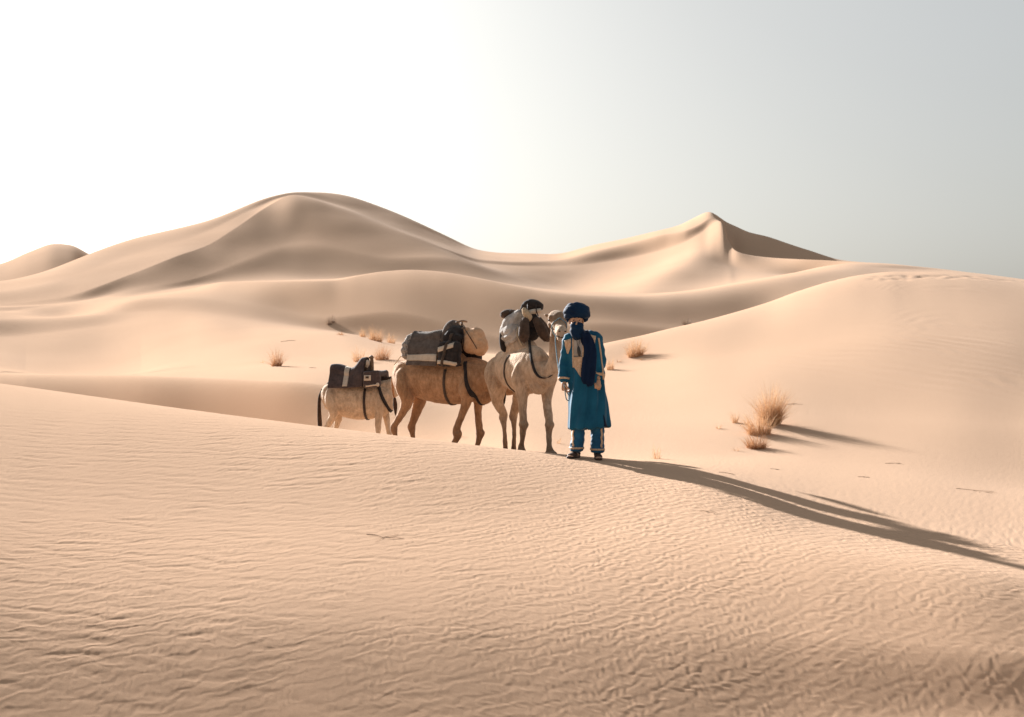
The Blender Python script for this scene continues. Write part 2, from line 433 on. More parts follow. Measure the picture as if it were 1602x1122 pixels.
def sand_material():
    m, t, b = mat_base('sand', 0.9, 0.0)
    b.inputs['Sheen Weight'].default_value = 0.045; b.inputs['Sheen Roughness'].default_value = 0.45
    b.inputs['Sheen Tint'].default_value = (1.0, 0.97, 0.93, 1)
    tc = t.nodes.new('ShaderNodeTexCoord')
    n = t.nodes.new('ShaderNodeTexNoise'); n.inputs['Scale'].default_value = 0.12; n.inputs['Detail'].default_value = 6
    t.links.new(tc.outputs['Object'], n.inputs['Vector'])
    r = t.nodes.new('ShaderNodeValToRGB')
    r.color_ramp.elements[0].position = 0.3; r.color_ramp.elements[0].color = (0.49, 0.314, 0.204, 1)
    r.color_ramp.elements[1].position = 0.7; r.color_ramp.elements[1].color = (0.535, 0.348, 0.23, 1)
    t.links.new(n.outputs['Fac'], r.inputs[0])
    g = t.nodes.new('ShaderNodeTexNoise'); g.inputs['Scale'].default_value = 160; g.inputs['Detail'].default_value = 3
    t.links.new(tc.outputs['Object'], g.inputs['Vector'])
    mx = t.nodes.new('ShaderNodeMix'); mx.data_type = 'RGBA'; mx.blend_type = 'MULTIPLY'; mx.inputs['Factor'].default_value = 0.35
    t.links.new(r.outputs[0], mx.inputs[6])
    gr = t.nodes.new('ShaderNodeValToRGB')
    gr.color_ramp.elements[0].position = 0.3; gr.color_ramp.elements[0].color = (0.7, 0.7, 0.7, 1)
    gr.color_ramp.elements[1].position = 0.7; gr.color_ramp.elements[1].color = (1.2, 1.2, 1.2, 1)
    t.links.new(g.outputs['Fac'], gr.inputs[0])
    t.links.new(gr.outputs[0], mx.inputs[7])
    t.links.new(mx.outputs[2], b.inputs['Base Color'])
    bp = t.nodes.new('ShaderNodeBump'); bp.inputs['Strength'].default_value = 0.25; bp.inputs['Distance'].default_value = 0.01
    t.links.new(g.outputs['Fac'], bp.inputs['Height'])
    t.links.new(bp.outputs[0], b.inputs['Normal'])
    return m


dunes = build_terrain()
dunes.data.materials.append(sand_material())

# ------------------------------------------------------------------ building kit
from mathutils.bvhtree import BVHTree


def tag(o, label=None, cat=None, group=None, kind=None):
    if label: o['label'] = label
    if cat: o['category'] = cat
    if group: o['group'] = group
    if kind: o['kind'] = kind
    return o


def thing(name, label, cat, loc, rotz=0.0, group=None):
    o = bpy.data.objects.new(name, None)
    o.empty_display_size = 0.2
    COL.objects.link(o)
    o.location = loc
    o.rotation_euler = (0, 0, rotz)
    return tag(o, label, cat, group)


def link(name, me, mat, parent=None, smooth=True):
    o = bpy.data.objects.new(name, me)
    COL.objects.link(o)
    if mat: me.materials.append(mat)
    if smooth:
        me.polygons.foreach_set('use_smooth', np.ones(len(me.polygons), bool))
    if parent: o.parent = parent
    return o


def frames(pts):
    """parallel-transported frames along a polyline"""
    pts = [Vector(p) for p in pts]
    T = []
    for i in range(len(pts)):
        a = pts[max(0, i - 1)]; b = pts[min(len(pts) - 1, i + 1)]
        T.append((b - a).normalized())
    up = Vector((0, 0, 1)) if abs(T[0].z) < 0.9 else Vector((0, 1, 0))
    s = T[0].cross(up).normalized()
    out = []
    for i, t in enumerate(T):
        s = (s - t * s.dot(t)).normalized()
        out.append((t, s, t.cross(s) * -1))
    return pts, out


def spline(pts, n=6):
    """Catmull-Rom through tuples of any length, n steps per span"""
    P = np.array([list(p) for p in pts], float)
    Q = np.concatenate([[2 * P[0] - P[1]], P, [2 * P[-1] - P[-2]]])
    out = []
    for i in range(1, len(Q) - 2):
        for j in range(n):
            t = j / n
            a, b, c, d = Q[i - 1], Q[i], Q[i + 1], Q[i + 2]
            out.append(0.5 * (2 * b + (c - a) * t + (2 * a - 5 * b + 4 * c - d) * t * t + (3 * b - a - 3 * c + d) * t ** 3))
    out.append(P[-1])
    return out


def tube(bm, knots, seg=14, n=5, sub=True, cap=0.5):
    """knots: (x,y,z,ra[,rb]); closed tube with round ends. ra along the side axis, rb along the other"""
    k = [tuple(q) if len(q) == 5 else tuple(q) + (q[3],) for q in knots]
    S_ = spline(k, n) if sub else [np.array(q, float) for q in k]
    pts, fr = frames([q[:3] for q in S_])
    rings = []
    for p, (t, s, u), q in zip(pts, fr, S_):
        ra, rb = max(q[3], 1e-4), max(q[4], 1e-4)
        rings.append([bm.verts.new(p + s * (math.cos(a) * ra) + u * (math.sin(a) * rb)) for a in [2 * math.pi * j / seg for j in range(seg)]])
    for a, b in zip(rings[:-1], rings[1:]):
        for j in range(seg):
            bm.faces.new((a[j], a[(j + 1) % seg], b[(j + 1) % seg], b[j]))
    for ring, (t, s, u), q, sg in ((rings[0], fr[0], S_[0], -1), (rings[-1], fr[-1], S_[-1], 1)):
        c = bm.verts.new(Vector(q[:3]) + t * (sg * cap * min(q[3], q[4])))
        for j in range(seg):
            f = (ring[j], ring[(j + 1) % seg], c) if sg > 0 else (ring[(j + 1) % seg], ring[j], c)
            bm.faces.new(f)
    return bm


def blob(bm, c, r, rot=(0, 0, 0), seg=16):
    from mathutils import Euler
    M = Matrix.Translation(Vector(c)) @ Euler(rot).to_matrix().to_4x4() @ Matrix.Diagonal((*r, 1.0))
    bmesh.ops.create_uvsphere(bm, u_segments=seg, v_segments=max(8, seg // 2 + 2), radius=1.0, matrix=M)
    return bm


def box(bm, c, size, rot=(0, 0, 0), bev=0.0):
    from mathutils import Euler
    M = Matrix.Translation(Vector(c)) @ Euler(rot).to_matrix().to_4x4() @ Matrix.Diagonal((*size, 1.0))
    r = bmesh.ops.create_cube(bm, size=1.0, matrix=M)
    if bev:
        es = list({e for v in r['verts'] for e in v.link_edges})
        bmesh.ops.bevel(bm, geom=es, offset=bev, segments=3, profile=0.5, affect='EDGES', clamp_overlap=True)
    return bm


def fuse(name, bm, voxel, smooth=6, factor=0.5, mat=None, parent=None, push=None):
    """melt the overlapping shapes of a bmesh into one continuous skin"""
    bmesh.ops.recalc_face_normals(bm, faces=bm.faces)
    me = bpy.data.meshes.new(name)
    bm.to_mesh(me); bm.free()
    t = bpy.data.objects.new(name, me)
    COL.objects.link(t)
    m = t.modifiers.new('r', 'REMESH'); m.mode = 'VOXEL'; m.voxel_size = voxel
    if smooth:
        s = t.modifiers.new('s', 'SMOOTH'); s.iterations = smooth; s.factor = factor
    dg = bpy.context.evaluated_depsgraph_get()
    dg.update()
    me2 = bpy.data.meshes.new_from_object(t.evaluated_get(dg))
    me2.name = name
    bpy.data.objects.remove(t); bpy.data.meshes.remove(me)
    if push: push_mesh(me2, push)
    me2.materials.clear()
    return link(name, me2, mat, parent)


def coords(me):
    c = np.empty(len(me.vertices) * 3, np.float32); me.vertices.foreach_get('co', c)
    return c.reshape(-1, 3).astype(float)


def normals(me):
    c = np.empty(len(me.vertices) * 3, np.float32); me.vertices.foreach_get('normal', c)
    return c.reshape(-1, 3).astype(float)


def push_mesh(me, fn):
    c = coords(me); n = normals(me)
    c = c + n * fn(c)[:, None]
    me.vertices.foreach_set('co', c.astype(np.float32).ravel()); me.update()


def raw(name, bm, mat=None, parent=None, smooth=True):
    bmesh.ops.recalc_face_normals(bm, faces=bm.faces)
    me = bpy.data.meshes.new(name)
    bm.to_mesh(me); bm.free()
    return link(name, me, mat, parent, smooth)


def cord(name, pts, r, mat, parent=None, seg=8, n=6):
    bm = bmesh.new()
    tube(bm, [(*p, r) for p in pts], seg, n)
    return raw(name, bm, mat, parent)


def sheet(bm, grid, thick):
    """a cloth of given thickness: grid[i][j] = (point, outward normal)"""
    ni, nj = len(grid), len(grid[0])
    A = [[bm.verts.new(Vector(p)) for p, n in row] for row in grid]
    B = [[bm.verts.new(Vector(p) + Vector(n) * thick) for p, n in row] for row in grid]
    for i in range(ni - 1):
        for j in range(nj - 1):
            bm.faces.new((A[i][j], A[i][j + 1], A[i + 1][j + 1], A[i + 1][j]))
            bm.faces.new((B[i][j], B[i + 1][j], B[i + 1][j + 1], B[i][j + 1]))
    rim = [(i, 0) for i in range(ni)] + [(ni - 1, j) for j in range(1, nj)] + [(i, nj - 1) for i in range(ni - 2, -1, -1)] + [(0, j) for j in range(nj - 2, 0, -1)]
    for k in range(len(rim)):
        a = rim[k]; b = rim[(k + 1) % len(rim)]
        bm.faces.new((A[a[0]][a[1]], A[b[0]][b[1]], B[b[0]][b[1]], B[a[0]][a[1]]))


def bvh_of(o):
    me = o.data
    return BVHTree.FromPolygons([v.co.copy() for v in me.vertices], [tuple(p.vertices) for p in me.polygons])


def lay_on(bm, tree, rows, direction, start, thick, gap=0.002):
    """cloth patch: every (a, b, c) start point is thrown along direction onto a surface"""
    grid = []
    dr = Vector(direction).normalized()
    for row in rows:
        g = []
        for p in row:
            p = Vector(p)
            h, n, _, _ = tree.ray_cast(p - dr * start, dr)
            if h is None:
                h, n, _, _ = tree.find_nearest(p)
            if n.dot(dr) > 0: n = -n
            n = (n - dr * 0.6).normalized()
            g.append((h + n * gap, n))
        grid.append(g)
    sheet(bm, grid, thick)


def wrap_band(bm, tree, centre_fn, ts, dirs_fn, half, thick, gap=0.003, n_across=3, far=0.52):
    """a strap pressed on a surface from outside: for each t throw rays toward centre_fn(t) from dirs_fn(t)"""
    grid = []
    for t in ts:
        c = Vector(centre_fn(t)); d, side = dirs_fn(t)
        d = Vector(d).normalized(); side = Vector(side).normalized()
        row = []
        for k in range(n_across):
            o = c + side * (half * (2 * k / (n_across - 1) - 1))
            h, n, _, _ = tree.ray_cast(o + d * far, -d)
            if h is None:
                h, n = o + d * 0.2, d
            row.append((h + d * gap, d))
        grid.append(row)
    sheet(bm, grid, thick)


# ------------------------------------------------------------------ camels and donkey
def fur(name, c_hi, c_lo, c_leg, zleg=0.75, zsh=0.95, head=None, c_head=None):
    """coat: mottled, browner on the legs, slightly woolly"""
    m, t, b = mat_base(name, 0.9, 0.12)
    tc = t.nodes.new('ShaderNodeTexCoord')
    n = t.nodes.new('ShaderNodeTexNoise'); n.inputs['Scale'].default_value = 4.5; n.inputs['Detail'].default_value = 8; n.inputs['Roughness'].default_value = 0.65
    t.links.new(tc.outputs['Object'], n.inputs['Vector'])
    r = t.nodes.new('ShaderNodeValToRGB')
    r.color_ramp.elements[0].position = 0.36; r.color_ramp.elements[0].color = (*c_lo, 1)
    r.color_ramp.elements[1].position = 0.62; r.color_ramp.elements[1].color = (*c_hi, 1)
    t.links.new(n.outputs['Fac'], r.inputs[0])
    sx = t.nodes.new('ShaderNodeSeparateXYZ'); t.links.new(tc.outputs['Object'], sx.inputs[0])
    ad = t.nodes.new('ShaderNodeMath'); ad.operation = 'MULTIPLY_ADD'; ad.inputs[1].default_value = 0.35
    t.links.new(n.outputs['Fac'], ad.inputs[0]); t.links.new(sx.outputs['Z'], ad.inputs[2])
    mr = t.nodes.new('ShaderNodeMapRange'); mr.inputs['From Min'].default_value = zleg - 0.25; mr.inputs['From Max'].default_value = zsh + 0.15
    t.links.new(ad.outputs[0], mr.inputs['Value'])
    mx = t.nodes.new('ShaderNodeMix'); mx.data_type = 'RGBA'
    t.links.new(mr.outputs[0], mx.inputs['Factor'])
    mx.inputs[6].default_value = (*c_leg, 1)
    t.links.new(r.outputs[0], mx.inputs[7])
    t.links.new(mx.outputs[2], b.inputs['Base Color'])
    b.inputs['Sheen Weight'].default_value = 0.25; b.inputs['Sheen Roughness'].default_value = 0.5
    b.inputs['Sheen Tint'].default_value = (1.0, 0.85, 0.7, 1)
    n3 = t.nodes.new('ShaderNodeTexNoise'); n3.inputs['Scale'].default_value = 26; n3.inputs['Detail'].default_value = 6; n3.inputs['Roughness'].default_value = 0.7
    mp3 = t.nodes.new('ShaderNodeMapping'); mp3.inputs['Scale'].default_value = (1, 1, 0.45)
    t.links.new(tc.outputs['Object'], mp3.inputs[0]); t.links.new(mp3.outputs[0], n3.inputs['Vector'])
    r3 = t.nodes.new('ShaderNodeValToRGB')
    r3.color_ramp.elements[0].position = 0.35; r3.color_ramp.elements[0].color = (0.62, 0.58, 0.55, 1)
    r3.color_ramp.elements[1].position = 0.65; r3.color_ramp.elements[1].color = (1.18, 1.18, 1.18, 1)
    t.links.new(n3.outputs['Fac'], r3.inputs[0])
    coat = mx.outputs[2]
    if head is not None:                      # darker face
        vd = t.nodes.new('ShaderNodeVectorMath'); vd.operation = 'DISTANCE'; vd.inputs[1].default_value = head
        t.links.new(tc.outputs['Object'], vd.inputs[0])
        hr = t.nodes.new('ShaderNodeMapRange'); hr.inputs['From Min'].default_value = 0.42; hr.inputs['From Max'].default_value = 0.22
        t.links.new(vd.outputs['Value'], hr.inputs['Value'])
        mh = t.nodes.new('ShaderNodeMix'); mh.data_type = 'RGBA'; mh.inputs[7].default_value = (*c_head, 1)
        t.links.new(hr.outputs[0], mh.inputs['Factor']); t.links.new(coat, mh.inputs[6]); coat = mh.outputs[2]
    m3 = t.nodes.new('ShaderNodeMix'); m3.data_type = 'RGBA'; m3.blend_type = 'MULTIPLY'; m3.inputs['Factor'].default_value = 0.75
    t.links.new(coat, m3.inputs[6]); t.links.new(r3.outputs[0], m3.inputs[7]); t.links.new(m3.outputs[2], b.inputs['Base Color'])
    n2 = t.nodes.new('ShaderNodeTexNoise'); n2.inputs['Scale'].default_value = 55; n2.inputs['Detail'].default_value = 6
    t.links.new(tc.outputs['Object'], n2.inputs['Vector'])
    bp = t.nodes.new('ShaderNodeBump'); bp.inputs['Strength'].default_value = 0.7; bp.inputs['Distance'].default_value = 0.016
    t.links.new(n2.outputs['Fac'], bp.inputs['Height'])
    t.links.new(bp.outputs[0], b.inputs['Normal'])
    return m


M_TAN = fur('tan_coat', (0.46, 0.265, 0.148), (0.32, 0.175, 0.092), (0.30, 0.165, 0.09))
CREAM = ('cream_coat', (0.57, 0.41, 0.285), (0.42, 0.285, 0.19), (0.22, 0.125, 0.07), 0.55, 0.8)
M_DONKEY = fur('donkey_coat', (0.58, 0.43, 0.30), (0.43, 0.31, 0.215), (0.66, 0.51, 0.37), 0.45, 0.7)
M_DARKHAIR = mottled('dark_hair', (0.03, 0.018, 0.012), (0.07, 0.04, 0.025), 30, 0.9, 0.15, 0.4, 120)
M_EYE = mottled('animal_eye', (0.01, 0.007, 0.005), (0.015, 0.01, 0.008), 10, 0.12, 0.6)


def foot_z(root, ang, x, y, sc):
    c, s = math.cos(ang), math.sin(ang)
    wx = root.x + (x * c - y * s) * sc; wy = root.y + (x * s + y * c) * sc
    return (ground(wx, wy) - root.z) / sc


def head_shape(bm, M, sc, donkey=False):
    """skull, brow, muzzle and ears; M maps head axes (x to the nose, z up) to the body's"""
    def T(p): return tuple(M @ Vector(p))

    def tb(kn, seg=14):
        tube(bm, [(*T(k[:3]), *(v * sc for v in k[3:])) for k in kn], seg, 4)

    def bl(c, r):
        q = M.to_3x3().normalized().to_euler()
        blob(bm, T(c), tuple(v * sc for v in r), tuple(q), 14)
    if donkey:
        tb([(-.10, 0, .0, .075, .085), (0, 0, .01, .085, .10), (.14, 0, -.02, .075, .085), (.28, 0, -.05, .055, .06), (.36, 0, -.055, .055, .055), (.40, 0, -.06, .035, .035)])
        for s in (-1, 1):
            tb([(-.03, s * .055, .07, .02), (-.07, s * .08, .17, .036, .02), (-.10, s * .10, .27, .03, .018), (-.11, s * .11, .33, .006)], 10)
        return
    # side axis is horizontal, other axis vertical
    tb([(-.12, 0, .01, .08, .08), (-.02, 0, .03, .105, .095), (.08, 0, .03, .10, .085), (.2, 0, -.005, .07, .066), (.30, 0, -.025, .066, .06), (.37, 0, -.03, .073, .062), (.43, 0, -.04, .06, .05)])
    tb([(.02, 0, -.06, .06, .045), (.16, 0, -.08, .055, .04), (.30, 0, -.095, .052, .04), (.40, 0, -.105, .050, .038), (.44, 0, -.105, .034, .026)], 12)
    bl((.0, 0, .07), (.08, .07, .035))
    for s in (-1, 1):
        bl((.07, s * .088, .06), (.05, .03, .03))             # brow over the eye
        bl((.03, s * .082, -.03), (.07, .035, .05))               # cheek
        bl((.42, s * .036, -.012), (.034, .026, .024))              # nostril rim
        tb([(-.07, s * .075, .04, .02), (-.085, s * .105, .045, .03, .018), (-.10, s * .128, .05, .024, .014), (-.112, s * .145, .052, .007)], 10)


def camel(name, label, root, ang, sc, mat, neck, head_at, head_dir, feet, group, hump=1.0, hs=1.0):
    """dromedary facing +x; feet: [front near, front far, hind near, hind far] local (x, y) at the ground"""
    o = thing(name, label, 'camel', root, ang, group)
    o.scale = (sc, sc, sc)
    bm = bmesh.new()
    # barrel
    tube(bm, [(-.74, 0, 1.22, .09, .11), (-.64, 0, 1.22, .19, .22), (-.45, 0, 1.23, .23, .245), (-.2, 0, 1.195, .27, .295), (.08, 0, 1.175, .29, .315),
              (.33, 0, 1.18, .275, .31), (.55, 0, 1.205, .225, .28), (.72, 0, 1.235, .15, .20)], 22, 5)
    blob(bm, (-.02, 0, 1.44), (.42, .19, .20 * hump))
    blob(bm, (-.02, 0, 1.54), (.24, .11, .17 * hump))
    tube(bm, [(.38, 0, 1.42, .11, .09), (.58, 0, 1.40, .10, .09), (.72, 0, 1.30, .09, .09)], 14, 4)      # withers
    blob(bm, (.62, 0, 1.0), (.17, .13, .14))                                                           # breast pad
    blob(bm, (-.56, 0, 1.36), (.20, .13, .10))                                                           # croup
    # neck
    tube(bm, neck, 18, 6)
    # front legs
    for (fx, fy), s in ((feet[0], -1), (feet[1], 1)):
        gz = foot_z(root, ang, fx, fy, sc)
        kx, ky = .47 * .45 + fx * .55 + .04, s * .17 * .4 + fy * .6
        tube(bm, [(.46, s * .10, 1.33, .05, .07), (.47, s * .15, 1.20, .095, .135), (.47, s * .18, 1.07, .108, .15), (.46, s * .18, .93, .074, .098), (.45 * .6 + kx * .4, s * .17 * .6 + ky * .4, .74, .053, .066),
                  (kx, ky, .52, .050, .055), (kx + .014, ky, .465, .066, .074), (kx - .002, ky, .40, .048, .050), (kx * .5 + fx * .5 - .012, ky * .5 + fy * .5, .24, .031, .035),
                  (fx - .015, fy, .11 + gz, .042, .046), (fx + .01, fy, .055 + gz, .055, .06)], 14, 4)
        blob(bm, (fx + .035, fy, .03 + gz), (.105, .085, .038))
        for q in (-1, 1): blob(bm, (fx + .12, fy + q * .032, .025 + gz), (.035, .03, .026))
    # hind legs
    for (fx, fy), s in ((feet[2], -1), (feet[3], 1)):
        gz = foot_z(root, ang, fx, fy, sc)
        hx, hy = fx - .015, fy * .8 + s * .03
        tube(bm, [(-.52, s * .08, 1.36, .05, .08), (-.53, s * .12, 1.25, .11, .17), (-.50, s * .165, 1.10, .122, .20), (-.45, s * .18, .92, .088, .145), (-.44 * .55 + hx * .45, s * .16, .74, .058, .088),
                  (hx, hy, .57, .046, .060), (hx - .016, hy, .52, .054, .066), (hx + .005, hy, .43, .038, .043), (hx * .5 + fx * .5 + .01, hy * .5 + fy * .5, .26, .031, .034),
                  (fx - .012, fy, .11 + gz, .040, .044), (fx + .01, fy, .055 + gz, .052, .056)], 14, 4)
        blob(bm, (fx + .03, fy, .03 + gz), (.098, .078, .036))
        for q in (-1, 1): blob(bm, (fx + .11, fy + q * .03, .025 + gz), (.033, .028, .025))
    # head
    dx = Vector(head_dir).normalized(); sy = Vector((0, 0, 1)).cross(dx).normalized(); uz = dx.cross(sy)
    M = Matrix((( dx.x, sy.x, uz.x, head_at[0]), (dx.y, sy.y, uz.y, head_at[1]), (dx.z, sy.z, uz.z, head_at[2]), (0, 0, 0, 1)))
    M = M @ Matrix.Diagonal((hs, hs, hs, 1))
    head_shape(bm, M, hs)
    # tail
    tube(bm, [(-.74, 0, 1.34, .035), (-.79, 0.02, 1.2, .03), (-.79, .03, 1.02, .022), (-.76, .03, .90, .018)], 10, 4)
    body = fuse('body', bm, 0.0125, 9, 0.5, mat, o, push=lambda c: 0.006 * perlin(c[:, 0] * 5, c[:, 2] * 5 + c[:, 1] * 4, 51) + 0.004 * perlin(c[:, 0] * 13 + c[:, 1] * 9, c[:, 2] * 13, 52))
    for s in (-1, 1):
        bm = bmesh.new(); blob(bm, tuple(M @ Vector((.078, s * .098, .032))), (.02, .02, .02), (0, 0, 0), 10)
        raw('eye', bm, M_EYE, o)
        bm = bmesh.new(); blob(bm, tuple(M @ Vector((.452, s * .034, -.012))), (.010, .016, .008), tuple(M.to_3x3().normalized().to_euler()), 8)
        raw('nostril', bm, M_DARKHAIR, o)
    bm = bmesh.new()
    tube(bm, [(*(M @ Vector((x, y, z))), .006) for x, y, z in ((.33, -.066, -.068), (.42, -.054, -.075), (.475, 0, -.077), (.42, .054, -.075), (.33, .066, -.068))], 6, 3)
    raw('mouth', bm, M_DARKHAIR, o)
    bm = bmesh.new()
    tube(bm, [(-.765, .03, .94, .02), (-.755, .03, .84, .032), (-.75, .03, .74, .02), (-.75, .03, .68, .004)], 9, 4)
    fuse('tail_tuft', bm, 0.008, 2, 0.5, M_DARKHAIR, o)
    return o, body, M


# tan camel in the middle of the string
C2_ANG = R(-24); C2_D = 20.2; C2_SC = 1.03
c2 = gpt(692, C2_D)
tan_camel, tan_body, tan_head = camel('camel', 'tan brown camel standing side on between the donkey and the cream camel', c2, C2_ANG, C2_SC, M_TAN,
    [(.52, 0, 1.22, .20, .24), (.74, 0, 1.20, .15, .19), (.90, .05, 1.13, .115, .145), (1.02, .13, 1.12, .10, .12), (1.07, .23, 1.20, .09, .105), (1.04, .32, 1.33, .088, .10)],
    (1.01, .38, 1.38), (-.25, .9, -.3),
    [(.10, -.19), (.42, .17), (-.64, -.17), (-.54, .17)], 'loaded camels led by the man')

# cream camel beside the man, looking into the lens
C3_ANG = R(-69); C3_D = 19.0; C3_SC = 0.985
c3 = gpt(816, C3_D)


def loc3(px, row, d):
    """photo point at a given distance, in the cream camel's own axes"""
    w = at(px, row, d) - c3
    c, s = math.cos(-C3_ANG), math.sin(-C3_ANG)
    return Vector((w.x * c - w.y * s, w.x * s + w.y * c, w.z)) / C3_SC


h3 = loc3(871.5, 502.5, 18.05)
M_CREAM = fur(*CREAM, head=tuple(h3), c_head=(0.25, 0.155, 0.092))
hd3 = Vector((math.cos(-C3_ANG + R(-84)), math.sin(-C3_ANG + R(-84)), -.26))
f3 = [loc3(p_, 712, d_) for p_, d_ in ((816, 18.6), (860, 18.35), (791, 19.5), (804, 19.65))]
nb = loc3(854, 590, 18.35); nm = loc3(868, 569, 18.2); nt_ = loc3(869.5, 532, 18.17)
cream_camel, cream_body, cream_head = camel('camel', 'pale cream camel beside the man, its head turned to face the viewer', c3, C3_ANG, C3_SC, M_CREAM,
    [(.50, 0, 1.20, .20, .24), (*(Vector((.72, 0, 1.14)) * .55 + nb * .45), .155, .195), (nb.x, nb.y, nb.z, .125, .155), (nm.x, nm.y, nm.z, .095, .112), (nt_.x, nt_.y, nt_.z, .076, .088), (h3.x, h3.y, h3.z - .03, .078, .085)],
    tuple(h3), tuple(hd3),
    [(q.x, q.y) for q in f3], 'loaded camels led by the man', 1.0, 1.13)


# the donkey at the tail of the string
DK_ANG = R(-8); DK_D = 22.6
dk = gpt(563, DK_D)
donkey = thing('donkey', 'pale beige donkey with a dark tail at the left end of the string', 'donkey', dk, DK_ANG)
DK_SC = 1.09
donkey.scale = (DK_SC,) * 3
bm = bmesh.new()
tube(bm, [(-.56, 0, .92, .08, .10), (-.49, 0, .92, .17, .19), (-.33, 0, .90, .205, .235), (-.08, 0, .85, .235, .265), (.15, 0, .85, .225, .26), (.34, 0, .88, .185, .235), (.47, 0, .90, .12, .17)], 20, 5)
tube(bm, [(.32, 0, .98, .12, .17), (.47, .05, 1.04, .095, .145), (.57, .13, 1.12, .08, .12), (.64, .19, 1.2, .072, .10)], 16, 5)
dM = Matrix.Translation(Vector((.68, .21, 1.2))) @ Matrix.Rotation(R(35), 4, 'Z') @ Matrix.Rotation(R(42), 4, 'Y')
head_shape(bm, dM, 1.0, donkey=True)
for (fx, fy), s in (((.28, -.12), -1), ((.40, .12), 1)):
    gz = foot_z(dk, DK_ANG, fx, fy, DK_SC)
    tube(bm, [(.32, s * .06, 1.04, .04, .06), (.33, s * .10, .93, .065, .10), (.33, s * .13, .80, .072, .095), (.33 * .5 + fx * .5, s * .125, .60, .05, .06), (fx + .012, fy, .37, .042, .047), (fx, fy, .31, .036, .04), (fx, fy, .2, .026, .029), (fx - .01, fy, .10 + gz, .033, .036), (fx + .015, fy, .05 + gz, .038, .044), (fx + .02, fy, .012 + gz, .046, .052)], 12, 4)
for (fx, fy), s in (((-.46, -.12), -1), ((-.36, .12), 1)):
    gz = foot_z(dk, DK_ANG, fx, fy, DK_SC)
    tube(bm, [(-.40, s * .05, 1.06, .04, .06), (-.41, s * .09, .96, .085, .13), (-.39, s * .13, .83, .095, .15), (-.36, s * .135, .67, .068, .105), (fx * .6 - .36 * .4 - .01, fy, .53, .045, .06), (fx - .035, fy, .42, .036, .045), (fx - .02, fy, .34, .030, .034), (fx, fy, .2, .026, .03), (fx - .005, fy, .10 + gz, .033, .036), (fx + .02, fy, .05 + gz, .038, .043), (fx + .025, fy, .012 + gz, .045, .05)], 12, 4)
donkey_body = fuse('body', bm, 0.011, 5, 0.5, M_DONKEY, donkey, push=lambda c: 0.006 * perlin(c[:, 0] * 7, c[:, 2] * 7 + c[:, 1] * 4, 53) + 0.004 * perlin(c[:, 0] * 19 + c[:, 1] * 9, c[:, 2] * 19, 54))
bm = bmesh.new()
tube(bm, [(-.55, 0, 1.02, .03), (-.60, -.01, .90, .026), (-.605, -.015, .70, .03), (-.595, -.015, .50, .034), (-.59, -.015, .38, .012)], 10, 5)
fuse('tail', bm, 0.009, 2, 0.5, M_DARKHAIR, donkey)
bm = bmesh.new()
tube(bm, [(.30, 0, 1.14, .02, .03), (.45, .05, 1.18, .022, .035), (.55, .13, 1.25, .02, .03), (.62, .19, 1.32, .015, .02)], 8, 4)
fuse('mane', bm, 0.008, 2, 0.5, M_DARKHAIR, donkey)
for s in (-1, 1):
    bm = bmesh.new(); blob(bm, tuple(dM @ Vector((.07, s * .078, .03))), (.014, .014, .014), (0, 0, 0), 10)
    raw('eye', bm, M_EYE, donkey)

# ------------------------------------------------------------------ saddles and loads
def woven(name, c1, c2, scale=60, rough=0.9):
    m, t, b = mat_base(name, rough, 0.12)
    tc = t.nodes.new('ShaderNodeTexCoord')
    w1 = t.nodes.new('ShaderNodeTexWave'); w1.wave_type = 'BANDS'; w1.bands_direction = 'X'; w1.inputs['Scale'].default_value = scale; w1.inputs['Distortion'].default_value = 1.5
    w2 = t.nodes.new('ShaderNodeTexWave'); w2.wave_type = 'BANDS'; w2.bands_direction = 'Z'; w2.inputs['Scale'].default_value = scale; w2.inputs['Distortion'].default_value = 1.5
    n = t.nodes.new('ShaderNodeTexNoise'); n.inputs['Scale'].default_value = 14; n.inputs['Detail'].default_value = 8; n.inputs['Roughness'].default_value = 0.7
    for q in (w1, w2, n): t.links.new(tc.outputs['Object'], q.inputs['Vector'])
    a = t.nodes.new('ShaderNodeMath'); a.operation = 'ADD'
    t.links.new(w1.outputs['Fac'], a.inputs[0]); t.links.new(w2.outputs['Fac'], a.inputs[1])
    r = t.nodes.new('ShaderNodeValToRGB')
    r.color_ramp.elements[0].position = 0.36; r.color_ramp.elements[0].color = (*c1, 1)
    r.color_ramp.elements[1].position = 0.66; r.color_ramp.elements[1].color = (*c2, 1)
    t.links.new(n.outputs['Fac'], r.inputs[0]); t.links.new(r.outputs[0], b.inputs['Base Color'])
    bp = t.nodes.new('ShaderNodeBump'); bp.inputs['Strength'].default_value = 0.35; bp.inputs['Distance'].default_value = 0.004
    t.links.new(a.outputs[0], bp.inputs['Height']); t.links.new(bp.outputs[0], b.inputs['Normal'])
    b.inputs['Sheen Weight'].default_value = 0.1; b.inputs['Sheen Roughness'].default_value = 0.5
    return m


